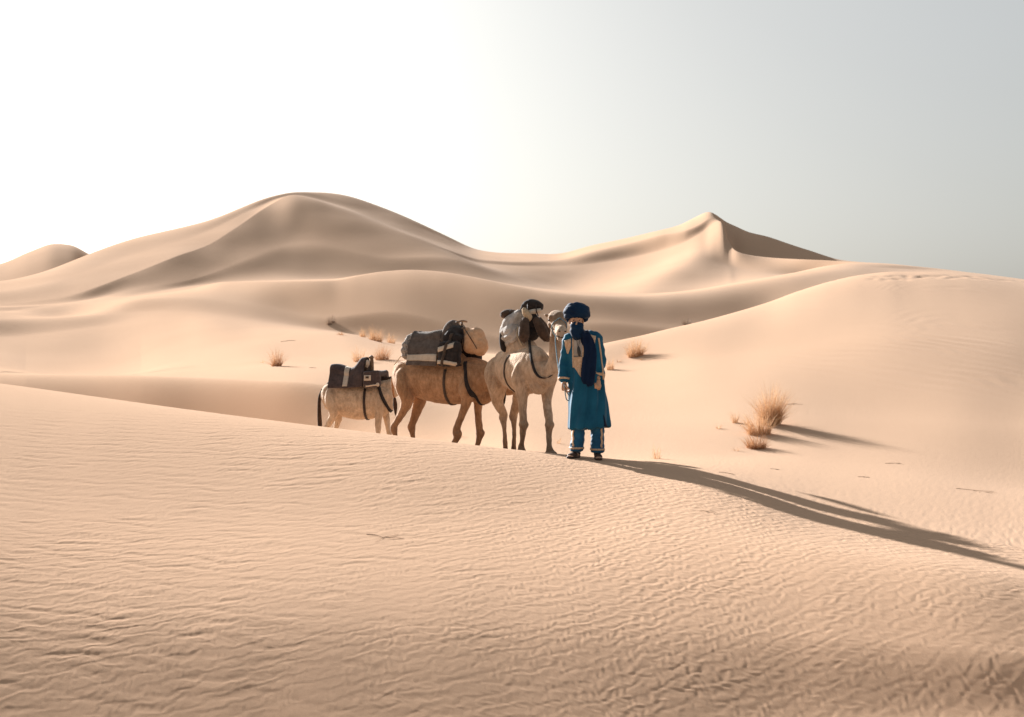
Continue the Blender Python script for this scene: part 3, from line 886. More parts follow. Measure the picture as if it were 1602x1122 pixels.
M_BLANKET = woven('grey_blanket', (0.085, 0.065, 0.054), (0.16, 0.122, 0.10))
M_PLUM = woven('dark_blanket', (0.05, 0.036, 0.034), (0.10, 0.072, 0.066))
M_STRIPE = woven('cream_stripe', (0.48, 0.39, 0.30), (0.60, 0.51, 0.41))
M_FLEECE = mottled('fleece', (0.16, 0.14, 0.125), (0.46, 0.40, 0.35), 40, 0.95, 0.1, 0.9, 60, bdist=0.02)
M_BLACK = woven('dark_cloth', (0.018, 0.014, 0.013), (0.045, 0.035, 0.032))
M_BROWN = woven('brown_pad', (0.055, 0.033, 0.022), (0.10, 0.062, 0.042))
M_LEATHER = mottled('dark_leather', (0.022, 0.013, 0.010), (0.05, 0.03, 0.022), 25, 0.65, 0.3, 0.2, 90)
M_WEB = woven('brown_webbing', (0.06, 0.04, 0.03), (0.10, 0.07, 0.05), 90)
M_WOOD = mottled('worn_wood', (0.13, 0.075, 0.04), (0.24, 0.15, 0.09), 20, 0.6, 0.3, 0.2, 60, stretch=(1, 4, 1))
M_STEEL = mottled('dull_steel', (0.35, 0.34, 0.33), (0.5, 0.49, 0.47), 20, 0.35, 0.5)
M_SACK = woven('peach_canvas', (0.50, 0.28, 0.155), (0.64, 0.40, 0.24), 45)
M_SHEET = woven('pale_cloth', (0.34, 0.31, 0.285), (0.52, 0.48, 0.44), 80)
M_ROPE = mottled('straw_rope', (0.40, 0.29, 0.18), (0.55, 0.42, 0.28), 60, 0.9, 0.1, 0.6, 200)


def arch(x, v, zt, wt, zb, wb, wob=0.0):
    """point and outward normal of a cloth hanging over a back; v from -1 (near hem) to 1"""
    a = abs(v); s = -1 if v < 0 else 1
    r = 0.10
    if a < 0.30:
        y = a / 0.30 * (wt - r); z = zt; n = (0, 0)
    elif a < 0.45:
        t = (a - 0.30) / 0.15 * math.pi / 2
        y = wt - r + r * math.sin(t); z = zt - r + r * math.cos(t)
    else:
        t = (a - 0.45) / 0.55
        y = wt + (wb - wt) * (1 - (1 - t) ** 1.6); z = (zt - r) + (zb - (zt - r)) * t
    z += 0.012 * math.sin(x * 17 + y * 9) * (1 - a)
    y += 0.014 * math.sin(x * 23 + 1.3 * v + z * 6) * max(0, a - 0.4) + 0.01 * math.sin(z * 21 + x * 5)
    return Vector((x, s * y, z))


def drape(name, xs, prof, vs, thick, mat, parent, lift=0.0):
    """prof(x) -> zt, wt, zb, wb"""
    grid = []
    for x in xs:
        row = []
        for v in vs:
            p = arch(x, v, *prof(x)); e = 0.01
            a = arch(x, min(1, v + e), *prof(x)) - arch(x, max(-1, v - e), *prof(x))
            n = Vector((1, 0, 0)).cross(a)
            if n.length < 1e-6: n = Vector((0, 0, 1))
            n.normalize()
            if n.dot(Vector((0, p.y, p.z - 0.9))) < 0: n = -n
            row.append((p + n * lift, n))
        grid.append(row)
    bm = bmesh.new(); sheet(bm, grid, thick)
    return raw(name, bm, mat, parent)


def lin_(a, b, n): return [a + (b - a) * i / (n - 1) for i in range(n)]


def like(name, root, label, cat, group=None):
    """a load: an empty set exactly where the animal stands"""
    o = thing(name, label, cat, root.location, root.rotation_euler.z, group)
    o.scale = root.scale
    return o


def ring_band(name, tree, centre, A, B, t0, t1, half, mat, parent, thick=0.008, n=40, gap=0.003):
    A = Vector(A).normalized(); B = Vector(B).normalized(); side = A.cross(B)
    bm = bmesh.new()
    wrap_band(bm, tree, lambda t: centre, lin_(R(t0), R(t1), n), lambda t: (A * math.cos(t) + B * math.sin(t), side), half, thick, gap)
    return raw(name, bm, mat, parent)


# ---- tan camel: grey blanket pack, saddlebags, sack
tb2 = bvh_of(tan_body)
sad = like('pack_saddle', tan_camel, 'grey blanket pack saddle with a cream stripe on the tan camel', 'saddle', 'saddles on the animals')
pr2 = lambda x: (1.80 + 0.05 * math.sin((x + .44) * 3.2) + (0.03 if x < -.36 else 0), 0.21, 1.40 - 0.03 * (x + .44), 0.345)
bm = bmesh.new()
for x0, x1, w in ((-.44, -.30, .22), (-.30, .10, .20)):
    box(bm, ((x0 + x1) / 2, 0, 1.66), (x1 - x0 + .03, w * 2, .30), (0, 0, 0), .06)
fuse('pad', bm, 0.015, 4, 0.5, M_FLEECE, sad, push=lambda c: 0.012 * perlin(c[:, 0] * 22 + c[:, 1] * 8, c[:, 2] * 22, 61))
blk = drape('blanket', lin_(-.37, .09, 26), pr2, lin_(-1, 1, 60), 0.016, M_BLANKET, sad, 0.012)
for s in (-1, 1):
    drape('stripe', lin_(-.368, .088, 24), pr2, lin_(s * .76, s * .90, 8), 0.006, M_STRIPE, blk, 0.0285)
bm = bmesh.new()
blob(bm, (-.43, -.02, 1.70), (.085, .26, .14), (0, 0, 0), 18); blob(bm, (-.44, -.24, 1.60), (.07, .07, .13))
fuse('fleece_roll', bm, 0.014, 3, 0.5, M_FLEECE, sad, push=lambda c: 0.014 * perlin(c[:, 1] * 24 + c[:, 0] * 9, c[:, 2] * 24, 62))
bm = bmesh.new()
tube(bm, [(.10, -.20, 1.72, .05), (.15, -.12, 1.90, .065), (.17, 0, 1.955, .07), (.15, .12, 1.90, .065), (.10, .20, 1.72, .05)], 12, 5)
fuse('pommel', bm, 0.013, 4, 0.5, M_BLANKET, sad)
bm = bmesh.new()
tube(bm, [(.30, 0, 1.60, .018), (.30, 0, 1.99, .016)], 8, 3); tube(bm, [(.28, -.13, 1.985, .013), (.31, 0, 2.005, .015), (.31, .13, 2.0, .013)], 8, 4)
raw('handle', bm, M_WOOD, sad)
ring_band('girth_strap', tb2, (.17, 0, 1.2), (0, -1, 0), (0, 0, -1), -30, 210, .018, M_WEB, sad)
ring_band('breast_strap', tb2, (.47, 0, 1.30), (0, -1, 0), (.30, 0, -.95), -50, 230, .020, M_BLACK, sad, 0.012)
cord('crupper_rope', [(-.45, -.10, 1.66), (-.60, -.06, 1.54), (-.745, -.02, 1.40)], .006, M_ROPE, sad)

bag = like('saddlebag', tan_camel, 'dark saddlebag with two cream bands hanging in front of the grey blanket', 'bag', 'bags on the animals')
bm = bmesh.new()
box(bm, (.27, -.325, 1.55), (.33, .15, .34), (R(-8), 0, 0), .06)
box(bm, (.27, .325, 1.55), (.33, .15, .34), (R(8), 0, 0), .06)
box(bm, (.26, 0, 1.76), (.26, .58, .12), (0, 0, 0), .05)
blob(bm, (.25, -.05, 1.83), (.13, .20, .12)); blob(bm, (.24, -.20, 1.76), (.12, .10, .12))
bagm = fuse('pouch', bm, 0.012, 4, 0.5, M_BLACK, bag, push=lambda c: 0.010 * perlin(c[:, 0] * 14 + c[:, 2] * 5, c[:, 2] * 12 + c[:, 1] * 6, 63))
tbg = bvh_of(bagm)
bm = bmesh.new(); lay_on(bm, tbg, [[(x, -.4, z + .02 * math.sin(x * 9)) for z in (1.40, 1.425, 1.45)] for x in lin_(.125, .415, 16)], (0, 1, 0), 1.0, .006, .003); raw('lower_band', bm, M_STRIPE, bag)
bm = bmesh.new(); lay_on(bm, tbg, [[(x, -.4, z + (x - .13) * .28) for z in (1.575, 1.61, 1.64)] for x in lin_(.13, .36, 16)], (0, 1, 0), 1.0, .006, .003); raw('upper_band', bm, M_STRIPE, bag)
bm = bmesh.new(); lay_on(bm, tbg, [[(x + (1.85 - z) * -.20, -.4, z) for x in (.27, .29, .31)] for z in lin_(1.83, 1.40, 20)], (0, 1, 0), 1.0, .009, .009); raw('strap', bm, M_WEB, bag)
bm = bmesh.new(); box(bm, (.40, -.27, 1.40), (.05, .03, .03), (0, 0, 0), .008); raw('buckle', bm, M_LEATHER, bag)

sk = like('canvas_sack', tan_camel, 'round peach coloured sack tied behind the neck of the tan camel', 'sack', 'bags on the animals')
bm = bmesh.new()
blob(bm, (.50, -.04, 1.73), (.15, .19, .19), (0, R(25), 0), 20); blob(bm, (.60, -.05, 1.66), (.11, .15, .14)); blob(bm, (.37, -.02, 1.86), (.08, .09, .07))
fuse('sack', bm, 0.012, 5, 0.5, M_SACK, sk, push=lambda c: 0.016 * np.abs(perlin(c[:, 0] * 8 + c[:, 1] * 3, c[:, 2] * 9 + c[:, 1] * 4, 64)) - 0.006)
bm = bmesh.new()
tube(bm, [(.41, -.20, 1.60, .007), (.43, -.215, 1.75, .007), (.38, -.13, 1.90, .007), (.33, -.02, 1.95, .007)], 6, 5)
tube(bm, [(.62, -.19, 1.62, .006), (.56, -.23, 1.74, .006), (.45, -.20, 1.88, .006), (.36, -.05, 1.94, .006)], 6, 5)
raw('tie_cord', bm, M_LEATHER, sk)

# ---- donkey: dark blanket with one cream stripe, bag
tbd = bvh_of(donkey_body)
sad = like('pack_saddle', donkey, 'dark blanket pack saddle with one upright cream stripe on the donkey', 'saddle', 'saddles on the animals')


def prd(x):
    zt = 1.335 + 0.03 * math.cos((x + .38) * 9) * (1 if x < -.1 else 0.3) + 0.125 * float(sstep(-.08, .06, x))
    return zt, 0.17, 1.045 + 0.10 * max(0, x + .1), 0.265


bm = bmesh.new()
box(bm, (-.14, 0, 1.20), (.50, .34, .26), (0, 0, 0), .07); box(bm, (.07, 0, 1.30), (.14, .28, .24), (0, 0, 0), .06)
fuse('pad', bm, 0.013, 5, 0.5, M_BROWN, sad)
blk = drape('blanket', lin_(-.40, .11, 30), prd, lin_(-1, 1, 60), 0.016, M_PLUM, sad, 0.01)
drape('stripe', lin_(-.185, -.115, 6), prd, lin_(-.95, .95, 56), 0.006, M_STRIPE, blk, 0.0265)
bm = bmesh.new()
tube(bm, [(.18, 0, 1.20, .03, .03), (.18, 0, 1.40, .028, .035), (.175, 0, 1.50, .022, .025)], 10, 4); tube(bm, [(.17, -.10, 1.485, .016), (.175, 0, 1.505, .018), (.17, .10, 1.485, .016)], 8, 3)
raw('handle', bm, M_WOOD, sad)
bm = bmesh.new(); tube(bm, [(.13, -.115, 1.35, .022), (.15, -.135, 1.40, .03), (.14, -.12, 1.445, .02)], 10, 4)
raw('knot', bm, M_STRIPE, sad)
ring_band('girth_strap', tbd, (.12, 0, .90), (0, -1, 0), (0, 0, -1), -40, 220, .017, M_LEATHER, sad, 0.010)
ring_band('breast_strap', tbd, (.34, 0, 1.0), (0, -1, 0), (.4, 0, -.9), -50, 230, .019, M_BLACK, sad, 0.014)
cord('crupper_rope', [(-.41, -.05, 1.16), (-.47, -.03, 1.12), (-.55, -.01, 1.03)], .008, M_LEATHER, sad)

bag = like('saddlebag', donkey, 'small dark saddlebag with a cream patch at the front of the donkey load', 'bag', 'bags on the animals')
bm = bmesh.new()
box(bm, (.245, -.265, 1.175), (.25, .13, .24), (R(-6), R(-4), 0), .035); box(bm, (.245, .265, 1.175), (.25, .13, .24), (R(6), R(-4), 0), .035); box(bm, (.24, 0, 1.255), (.22, .5, .08), (0, 0, 0), .03)
bagm = fuse('pouch', bm, 0.010, 4, 0.5, M_PLUM, bag, push=lambda c: 0.006 * perlin(c[:, 0] * 18, c[:, 2] * 16 + c[:, 1] * 6, 65))
tbg = bvh_of(bagm)
bm = bmesh.new(); lay_on(bm, tbg, [[(x, -.4, z) for z in lin_(1.155, 1.235, 5)] for x in lin_(.145, .245, 8)], (0, 1, 0), 1.0, .007, .003); pt = raw('patch', bm, M_STRIPE, bag)
bm = bmesh.new(); lay_on(bm, tbg, [[(x, -.4, z) for z in (1.185, 1.20, 1.215)] for x in lin_(.17, .215, 5)], (0, 1, 0), 1.0, .007, .011); raw('slot', bm, M_BROWN, pt)
bm = bmesh.new(); lay_on(bm, tbg, [[(x, -.4, z + .12 * (x - .2)) for z in (1.07, 1.08, 1.09)] for x in lin_(.17, .345, 10)], (0, 1, 0), 1.0, .006, .003); raw('piping', bm, M_STRIPE, bag)
bm = bmesh.new(); blob(bm, (.345, -.335, 1.10), (.025, .012, .028)); raw('tag', bm, M_STRIPE, bag)

# ---- cream camel: pale cloth bundle, dark roll, brown front pads
tb3 = bvh_of(cream_body)
L3 = loc3


def tube3(bm, pts, seg=12, n=5):
    tube(bm, [(*L3(*p[:3]), *p[3:]) for p in pts], seg, n)


sad = like('pack_saddle', cream_camel, 'pack saddle of thick brown rolled pads on the cream camel', 'saddle', 'saddles on the animals')
bm = bmesh.new()
tube3(bm, [(822, 500, 18.72, .05), (820, 512, 18.66, .07), (819.5, 525, 18.62, .075), (820, 534, 18.62, .05)], 14)
raw('pad', bm, M_BROWN, sad)
bm = bmesh.new()
tube3(bm, [(838, 499, 18.74, .05), (844, 510, 18.70, .068), (850, 522, 18.68, .072), (856, 532, 18.68, .045)], 14)
raw('pad', bm, M_BROWN, sad)
bm = bmesh.new()
tube3(bm, [(823, 505, 18.80, .05), (830, 494, 18.82, .07), (838, 503, 18.80, .055)], 12)
blob(bm, tuple(L3(830, 508, 18.86)), (.12, .13, .12)); blob(bm, tuple(L3(833, 522, 18.8)), (.07, .10, .10))
fuse('saddle_front', bm, 0.012, 4, 0.5, M_BLACK, sad)
bm = bmesh.new()
tube3(bm, [(811, 500, 19.3, .05), (806, 515, 19.4, .07), (798, 532, 19.5, .07), (794, 543, 19.5, .04)], 12)
tube3(bm, [(842, 500, 19.3, .05), (852, 515, 19.4, .07), (860, 530, 19.5, .07)], 12)
raw('rear_pad', bm, M_BROWN, sad)
ring_band('girth_strap', tb3, (.10, 0, 1.2), (0, -1, 0), (0, 0, -1), -40, 220, .024, M_WEB, sad)
vd3 = Matrix.Rotation(-C3_ANG, 3, 'Z') @ Vector((0, 1, 0))
bm = bmesh.new()
cl = spline([(830, 530), (831, 540), (832, 554), (835, 570), (840, 584), (848, 592), (858, 593), (866, 588)], 5)
lay_on(bm, tb3, [[L3(p[0] + e_, p[1] - e_ * .35 * k_ / 35, 17.3) for e_ in (-2.1, 0, 2.1)] for k_, p in enumerate(cl)], tuple(vd3), 0.0, .011, .003)
raw('breast_strap', bm, M_BLACK, sad)
cord('halter_loop', [tuple(L3(811, 512, 18.75)), tuple(L3(809, 522, 18.7)), tuple(L3(813, 533, 18.66)), tuple(L3(817, 541, 18.64))], .012, M_ROPE, sad)

bun = like('cloth_bundle', cream_camel, 'pale grey cloth bundle draped over the load of the cream camel', 'bundle')
bm = bmesh.new()
tube3(bm, [(822, 488, 18.95, .06, .07), (813, 497, 18.95, .10, .12), (804, 512, 19.0, .15, .17), (797, 527, 19.05, .13, .15), (794, 538, 19.05, .07, .07)], 18)
blob(bm, tuple(L3(806, 520, 18.95)), (.16, .17, .15)); blob(bm, tuple(L3(826, 500, 19.05)), (.14, .16, .12))
fold = lambda c: 0.034 * perlin((c[:, 1] * 0.83 - c[:, 2] * 0.55) * 17, (c[:, 2] * 0.83 + c[:, 1] * 0.55) * 2.2, 66) + 0.011 * perlin((c[:, 1] * 0.83 - c[:, 2] * 0.55) * 38, c[:, 2] * 6, 67)
fuse('bundle', bm, 0.010, 4, 0.5, M_SHEET, bun, push=fold)
bm = bmesh.new()
tube3(bm, [(786, 512, 19.0, .02), (785, 528, 19.02, .035), (787, 543, 19.05, .04), (790, 550, 19.05, .02)], 10)
raw('dark_lining', bm, M_BLACK, bun)

rl = like('bedroll', cream_camel, 'dark rolled blanket with a cream edge, topmost on the cream camel load', 'blanket roll', 'rolled blankets')
bm = bmesh.new()
tube3(bm, [(817, 486, 18.9, .045, .04), (826, 477, 18.88, .085, .07), (838, 478, 18.86, .09, .075), (847, 482, 18.86, .07, .06)], 16)
rb = fuse('roll', bm, 0.010, 3, 0.5, M_BLACK, rl, push=lambda c: 0.008 * perlin(c[:, 0] * 12, c[:, 2] * 26 + c[:, 1] * 5, 68))
bm = bmesh.new()
tube3(bm, [(822, 492, 18.80, .03, .03), (833, 488, 18.78, .045, .035), (846, 486, 18.78, .045, .032)], 12)
raw('cream_edge', bm, M_STRIPE, rl)
bm = bmesh.new()
for k_ in (827, 840):
    q = [L3(k_ + 2, 471, 18.90), L3(k_ - 1, 475, 18.79), L3(k_ - 1, 486, 18.72), L3(k_ + 2, 494, 18.80)]
    tube(bm, [(*p, .008) for p in q], 6, 4)
raw('tie_cord', bm, M_LEATHER, rl)
bm = bmesh.new(); tube3(bm, [(819, 483, 18.75, .03), (823, 490, 18.72, .05), (828, 497, 18.72, .045), (826, 503, 18.74, .02)], 12)
fuse('knotted_cloth', bm, 0.010, 2, 0.5, M_ROPE, rl)

r2 = like('bedroll', cream_camel, 'small dark roll sticking out at the back of the cream camel load', 'blanket roll', 'rolled blankets')
bm = bmesh.new()
tube3(bm, [(786, 493, 19.0, .055, .045), (793, 491, 19.05, .085, .062), (803, 491, 19.1, .07, .055), (812, 494, 19.15, .04, .04)], 16)
fuse('roll', bm, 0.010, 3, 0.5, M_BROWN, r2)
bm = bmesh.new(); tube(bm, [(*L3(799, 485, 19.0), .008), (*L3(797, 491, 18.96), .008), (*L3(798, 499, 19.02), .008)], 6, 4)
raw('tie_cord', bm, M_LEATHER, r2)

# ------------------------------------------------------------------ the man
M_SKIN = mottled('skin', (0.40, 0.23, 0.143), (0.48, 0.285, 0.182), 9, 0.55, 0.35, 0.1, 90)
M_ROBE = mottled('blue_cotton', (0.002, 0.060, 0.118), (0.007, 0.096, 0.172), 5, 0.8, 0.2, 0.25, 140, sheen=0.15, bdist=0.003)
M_TROUSER = mottled('blue_trouser', (0.004, 0.055, 0.125), (0.010, 0.10, 0.20), 7, 0.75, 0.25, 0.25, 140, sheen=0.3, bdist=0.003)
M_NAVY = mottled('indigo_cotton', (0.0015, 0.007, 0.028), (0.003, 0.015, 0.046), 6, 0.8, 0.15, 0.25, 120, sheen=0.06, bdist=0.003)
M_TURBAN = mottled('indigo_turban', (0.0015, 0.012, 0.040), (0.004, 0.028, 0.068), 6, 0.8, 0.15, 0.25, 120, sheen=0.06, bdist=0.003)
M_TEE = mottled('grey_jersey', (0.30, 0.27, 0.24), (0.40, 0.36, 0.32), 12, 0.85, 0.15)
M_BEIGE = mottled('beige_brocade', (0.42, 0.27, 0.165), (0.58, 0.42, 0.29), 45, 0.6, 0.3, 0.3, 160, bdist=0.003)
M_SANDAL = mottled('sandal_leather', (0.035, 0.018, 0.011), (0.08, 0.042, 0.026), 20, 0.6, 0.3, 0.3, 80)
M_HAIR = mottled('black_hair', (0.006, 0.004, 0.003), (0.015, 0.010, 0.008), 60, 0.5, 0.4)
M_WHITE = mottled('eye_white', (0.36, 0.32, 0.29), (0.42, 0.38, 0.34), 10, 0.3, 0.5)
M_IRIS = mottled('dark_iris', (0.012, 0.007, 0.004), (0.02, 0.011, 0.006), 10, 0.15, 0.6)
M_PENDANT = mottled('black_bead', (0.008, 0.007, 0.007), (0.02, 0.017, 0.015), 30, 0.35, 0.5)

MAN_D = 16.8
mp = gpt(918, MAN_D)
man = thing('person', 'man in a long blue robe and dark blue turban, face covered by a scarf, holding the rope of the camel', 'person', mp)
man['label'] = 'man in a blue robe and dark blue turban, scarf over his face, holding a rope'


def mz(x, y): return ground(mp.x + x, mp.y + y) - mp.z


HX, HY, HZ = -.125, -.035, 1.628      # eye line of the head
fl = mz(-.13, -.06); fr = mz(.125, -.04)
bm = bmesh.new()
# trunk
tube(bm, [(0, .01, .86, .15, .105), (0, .01, .98, .155, .105), (-.01, .01, 1.12, .14, .10), (-.03, .01, 1.28, .165, .11), (-.05, .015, 1.38, .16, .10), (-.07, .015, 1.44, .10, .08)], 18, 4)
tube(bm, [(-.075, .02, 1.42, .07, .07), (-.10, .005, 1.50, .057, .06), (-.118, -.005, 1.58, .056, .06)], 14, 4)
# head: skull, face, jaw, nose, brow, ears
blob(bm, (HX, HY + .045, HZ + .045), (.077, .098, .10), (0, 0, 0), 20)
tube(bm, [(HX, HY - .005, HZ + .10, .058, .05), (HX, HY - .012, HZ + .045, .068, .066), (HX, HY - .014, HZ - .02, .066, .068), (HX, HY - .016, HZ - .075, .054, .062), (HX, HY - .022, HZ - .115, .034, .042)], 18, 4)
tube(bm, [(HX, HY - .080, HZ + .018, .010, .008), (HX, HY - .094, HZ - .015, .012, .012), (HX, HY - .108, HZ - .040, .017, .014), (HX, HY - .092, HZ - .052, .015, .012)], 10, 4)
for s in (-1, 1):
    tube(bm, [(HX + s * .014, HY - .078, HZ + .024, .008), (HX + s * .034, HY - .074, HZ + .030, .010), (HX + s * .054, HY - .052, HZ + .022, .007)], 8, 3)
    blob(bm, (HX + s * .040, HY - .052, HZ - .035), (.024, .022, .020))
    blob(bm, (HX + s * .078, HY + .03, HZ - .012), (.011, .022, .032), (0, 0, s * .3))
blob(bm, (HX, HY - .086, HZ - .078), (.024, .010, .007)); blob(bm, (HX, HY - .084, HZ - .092), (.020, .010, .008))
# arms
SHL, ELL, WRL = (-.215, .02, 1.40), (-.252, .05, 1.13), (-.262, -.02, .905)
SHR, ELR, WRR = (.115, .02, 1.41), (.160, .06, 1.14), (.125, -.10, .935)
for a, b, c in ((SHL, ELL, WRL), (SHR, ELR, WRR)):
    tube(bm, [(*a, .055), ((a[0] + b[0]) / 2, (a[1] + b[1]) / 2, (a[2] + b[2]) / 2, .05), (*b, .042), ((b[0] + c[0]) / 2, (b[1] + c[1]) / 2, (b[2] + c[2]) / 2, .040), (*c, .028)], 12, 4)
tube(bm, [(-.05, .015, 1.39, .06), (*SHL, .058)], 12, 3); tube(bm, [(-.05, .015, 1.39, .06), (*SHR, .058)], 12, 3)


def hand(bm, w, pdir, across, front, curls, thumb):
    """palm from wrist w along pdir; four fingers spread along across, curling towards front"""
    w = Vector(w); p = Vector(pdir).normalized(); f = (Vector(front) - p * Vector(front).dot(p)).normalized(); a = p.cross(f) * (1 if p.cross(f).dot(Vector(across)) > 0 else -1)
    tube(bm, [(*w, .026, .024), (*(w + p * .03), .033, .02), (*(w + p * .07), .038, .018), (*(w + p * .095), .036, .015)], 12, 3)
    # the palm's wide axis must follow a: lay flattened blobs across it
    for k, u in enumerate((-.028, -.009, .010, .028)):
        blob(bm, tuple(w + p * .07 + a * u), (.014, .014, .03), tuple(p.to_track_quat('Z', 'Y').to_euler()), 10)
        L_ = (.074, .084, .078, .060)[k] if curls else .075
        base = w + p * .092 + a * u
        c1, c2, c3 = curls[k]
        pts = [base]; ang = 0; q = base
        for seg_, cu in zip((.45, .31, .24), (c1, c2, c3)):
            ang += cu
            d = p * math.cos(R(ang)) + f * math.sin(R(ang))
            q = q + d * (L_ * seg_); pts.append(q)
        rr = (.0098, .0092, .0085, .0072)
        tube(bm, [(*pt, r_) for pt, r_ in zip(pts, rr)], 8, 3)
    tb_ = w + p * .03 - a * .028 + f * .004
    tube(bm, [(*tb_, .014), (*(tb_ + Vector(thumb[0]) * .032), .012), (*(tb_ + Vector(thumb[0]) * .032 + Vector(thumb[1]) * .030), .0105), (*(tb_ + Vector(thumb[0]) * .032 + Vector(thumb[1]) * .052), .008)], 8, 3)


# his right hand (left in the picture) hangs down and holds the rope; his left hand is a loose fist
hand(bm, (-.272, -.035, .90), (.10, -.12, -1), (0, 1, 0), (1, -.1, .0), [(38, 60, 40), (44, 64, 42), (48, 66, 44), (52, 66, 46)], ((.55, -.75, -.5), (.75, -.1, -.75)))
hand(bm, (.130, -.115, .925), (-.12, -.42, -.9), (1, 0, 0), (-.05, .9, -.35), [(62, 78, 50), (66, 80, 52), (68, 82, 52), (70, 82, 54)], ((-.35, -.65, -.55), (.75, -.45, -.45)))
# legs and feet
for hx, kx, ax, ay, gz, tx, ty in ((-.08, -.115, -.125, .0, fl, -.075, -.135), (.09, .115, .125, .0, fr, .008, -.165)):
    tube(bm, [(hx, .01, .90, .095), (hx, .01, .74, .085), (kx, -.005, .50, .058), (kx, .012, .34, .055), (ax, .015, .15 + gz, .036), (ax, .012, .075 + gz, .036)], 12, 4)
    n_ = Vector((tx, ty, 0)).normalized()
    tube(bm, [(ax - n_.x * .045, .012 - n_.y * .045, .04 + gz, .032, .032), (ax, .012, .045 + gz, .036, .038), (ax + n_.x * .08, .012 + n_.y * .08, .035 + gz, .042, .027), (ax + n_.x * .15, .012 + n_.y * .15, .026 + gz, .042, .018), (ax + n_.x * .185, .012 + n_.y * .185, .024 + gz, .030, .014)], 12, 4)
man_body = fuse('body', bm, 0.0048, 5, 0.45, M_SKIN, man)
# face details
for s in (-1, 1):
    bm = bmesh.new(); blob(bm, (HX + s * .033, HY - .062, HZ + .002), (.014, .013, .0068), (0, 0, 0), 12)
    e = raw('eye', bm, M_WHITE, man)
    bm = bmesh.new(); blob(bm, (HX + s * .032, HY - .0725, HZ + .002), (.0088, .004, .0075), (0, 0, 0), 12)
    raw('iris', bm, M_IRIS, e)
    bm = bmesh.new(); tube(bm, [(HX + s * .014, HY - .084, HZ + .030, .004, .005), (HX + s * .036, HY - .082, HZ + .037, .005, .007), (HX + s * .060, HY - .056, HZ + .028, .003, .004)], 8, 4)
    raw('eyebrow', bm, M_HAIR, man)
    bm = bmesh.new(); tube(bm, [(HX + s * .017, HY - .074, HZ + .008, .003), (HX + s * .033, HY - .076, HZ + .0135, .004), (HX + s * .050, HY - .062, HZ + .008, .003)], 6, 4)
    raw('eyelid', bm, M_SKIN, man)

# trousers
bm = bmesh.new()
for hx, kx, gz in ((-.08, -.10, fl), (.085, .118, fr)):
    tube(bm, [(hx, .01, .92, .12, .12), (hx * .9 + kx * .1, .01, .66, .105, .115), (kx, .005, .42, .086, .095), (kx + (.01 if kx > 0 else -.005), .008, .25, .080, .088), (kx + (.008 if kx > 0 else -.02), .010, .115 + gz, .082, .088), (kx + (.008 if kx > 0 else -.02), .010, .085 + gz, .080, .086)], 18, 5)
trs = fuse('trousers', bm, 0.008, 4, 0.5, M_TROUSER, man, push=lambda c: 0.007 * perlin(c[:, 0] * 16 + c[:, 1] * 12, c[:, 2] * 22, 71) + 0.004 * perlin(c[:, 0] * 40, c[:, 2] * 30 + c[:, 1] * 30, 72))
tt = bvh_of(trs)
for kx, gz, sd in ((-.12, fl, -1), (.126, fr, 1)):
    bm = bmesh.new(); wrap_band(bm, tt, lambda t: (kx, .010, .118 + gz), lin_(0, 2 * math.pi, 40), lambda t: ((math.cos(t), math.sin(t), 0), (0, 0, 1)), .011, .006, .002, far=.115); raw('hem_trim', bm, M_BEIGE, trs)
    bm = bmesh.new(); lay_on(bm, tt, [[(kx + sd * (.045 + .004 * math.sin(z * 70)) + w_ , -.3, z) for w_ in (-.011, 0, .011)] for z in lin_(.14 + gz, .36, 18)], (0, 1, 0), .4, .004, .002); raw('side_embroidery', bm, M_BEIGE, trs)

# robe
bm = bmesh.new()
tube(bm, [(-.062, .012, 1.475, .085, .075), (-.055, .012, 1.455, .15, .105), (-.052, .012, 1.41, .188, .125), (-.042, .008, 1.30, .200, .140), (-.022, .005, 1.12, .205, .142), (-.005, .002, .95, .212, .148), (.008, 0, .75, .222, .155), (.018, 0, .55, .236, .165), (.026, 0, .40, .252, .178), (.028, 0, .362, .252, .178)], 30, 5, cap=0.04)
SLV = ((SHL, ELL, (-.264, -.014, .925), .0), (SHR, ELR, (.138, -.088, .965), .0))
for a, b, c, _ in SLV:
    tube(bm, [(a[0] * .75 - .012, a[1], a[2] + .012, .075), (*a, .076), ((a[0] + b[0]) / 2, (a[1] + b[1]) / 2, (a[2] + b[2]) / 2, .073), (*b, .070), ((b[0] + c[0]) / 2, (b[1] + c[1]) / 2, (b[2] + c[2]) / 2, .066), (*c, .060)], 16, 5)


def robe_folds(c):
    z = c[:, 2]
    low = 1 - sstep(.95, 1.25, z)
    th = np.arctan2(c[:, 1], c[:, 0] - .01)
    f = 0.013 * np.sin(th * 9 + 1.5 * np.sin(z * 5) + 2.2 * perlin(th * 1.2, z * 1.6, 73)) * (0.25 + 0.75 * low)
    f += 0.010 * perlin(c[:, 0] * 9 + c[:, 1] * 6, z * 3.2, 74)
    arm = (np.abs(c[:, 0] + .02) > .19) & (z > .9)
    f += np.where(arm, 0.009 * np.sin((z * 46 + c[:, 0] * 20) + 3 * perlin(c[:, 0] * 8, z * 8, 75)), 0.0) * 0.5
    return f


robe = fuse('robe', bm, 0.0085, 6, 0.5, M_ROBE, man, push=robe_folds)
rt = bvh_of(robe)


def front(name, rows, mat, parent, thick=.005, gap=.002):
    bm = bmesh.new(); lay_on(bm, rt, rows, (0, 1, 0), 1.0, thick, gap)
    return raw(name, bm, mat, parent)


def PX(px, row): return ((px - 918) / 132.4, -.5, (720.5 - row) / 132.4)


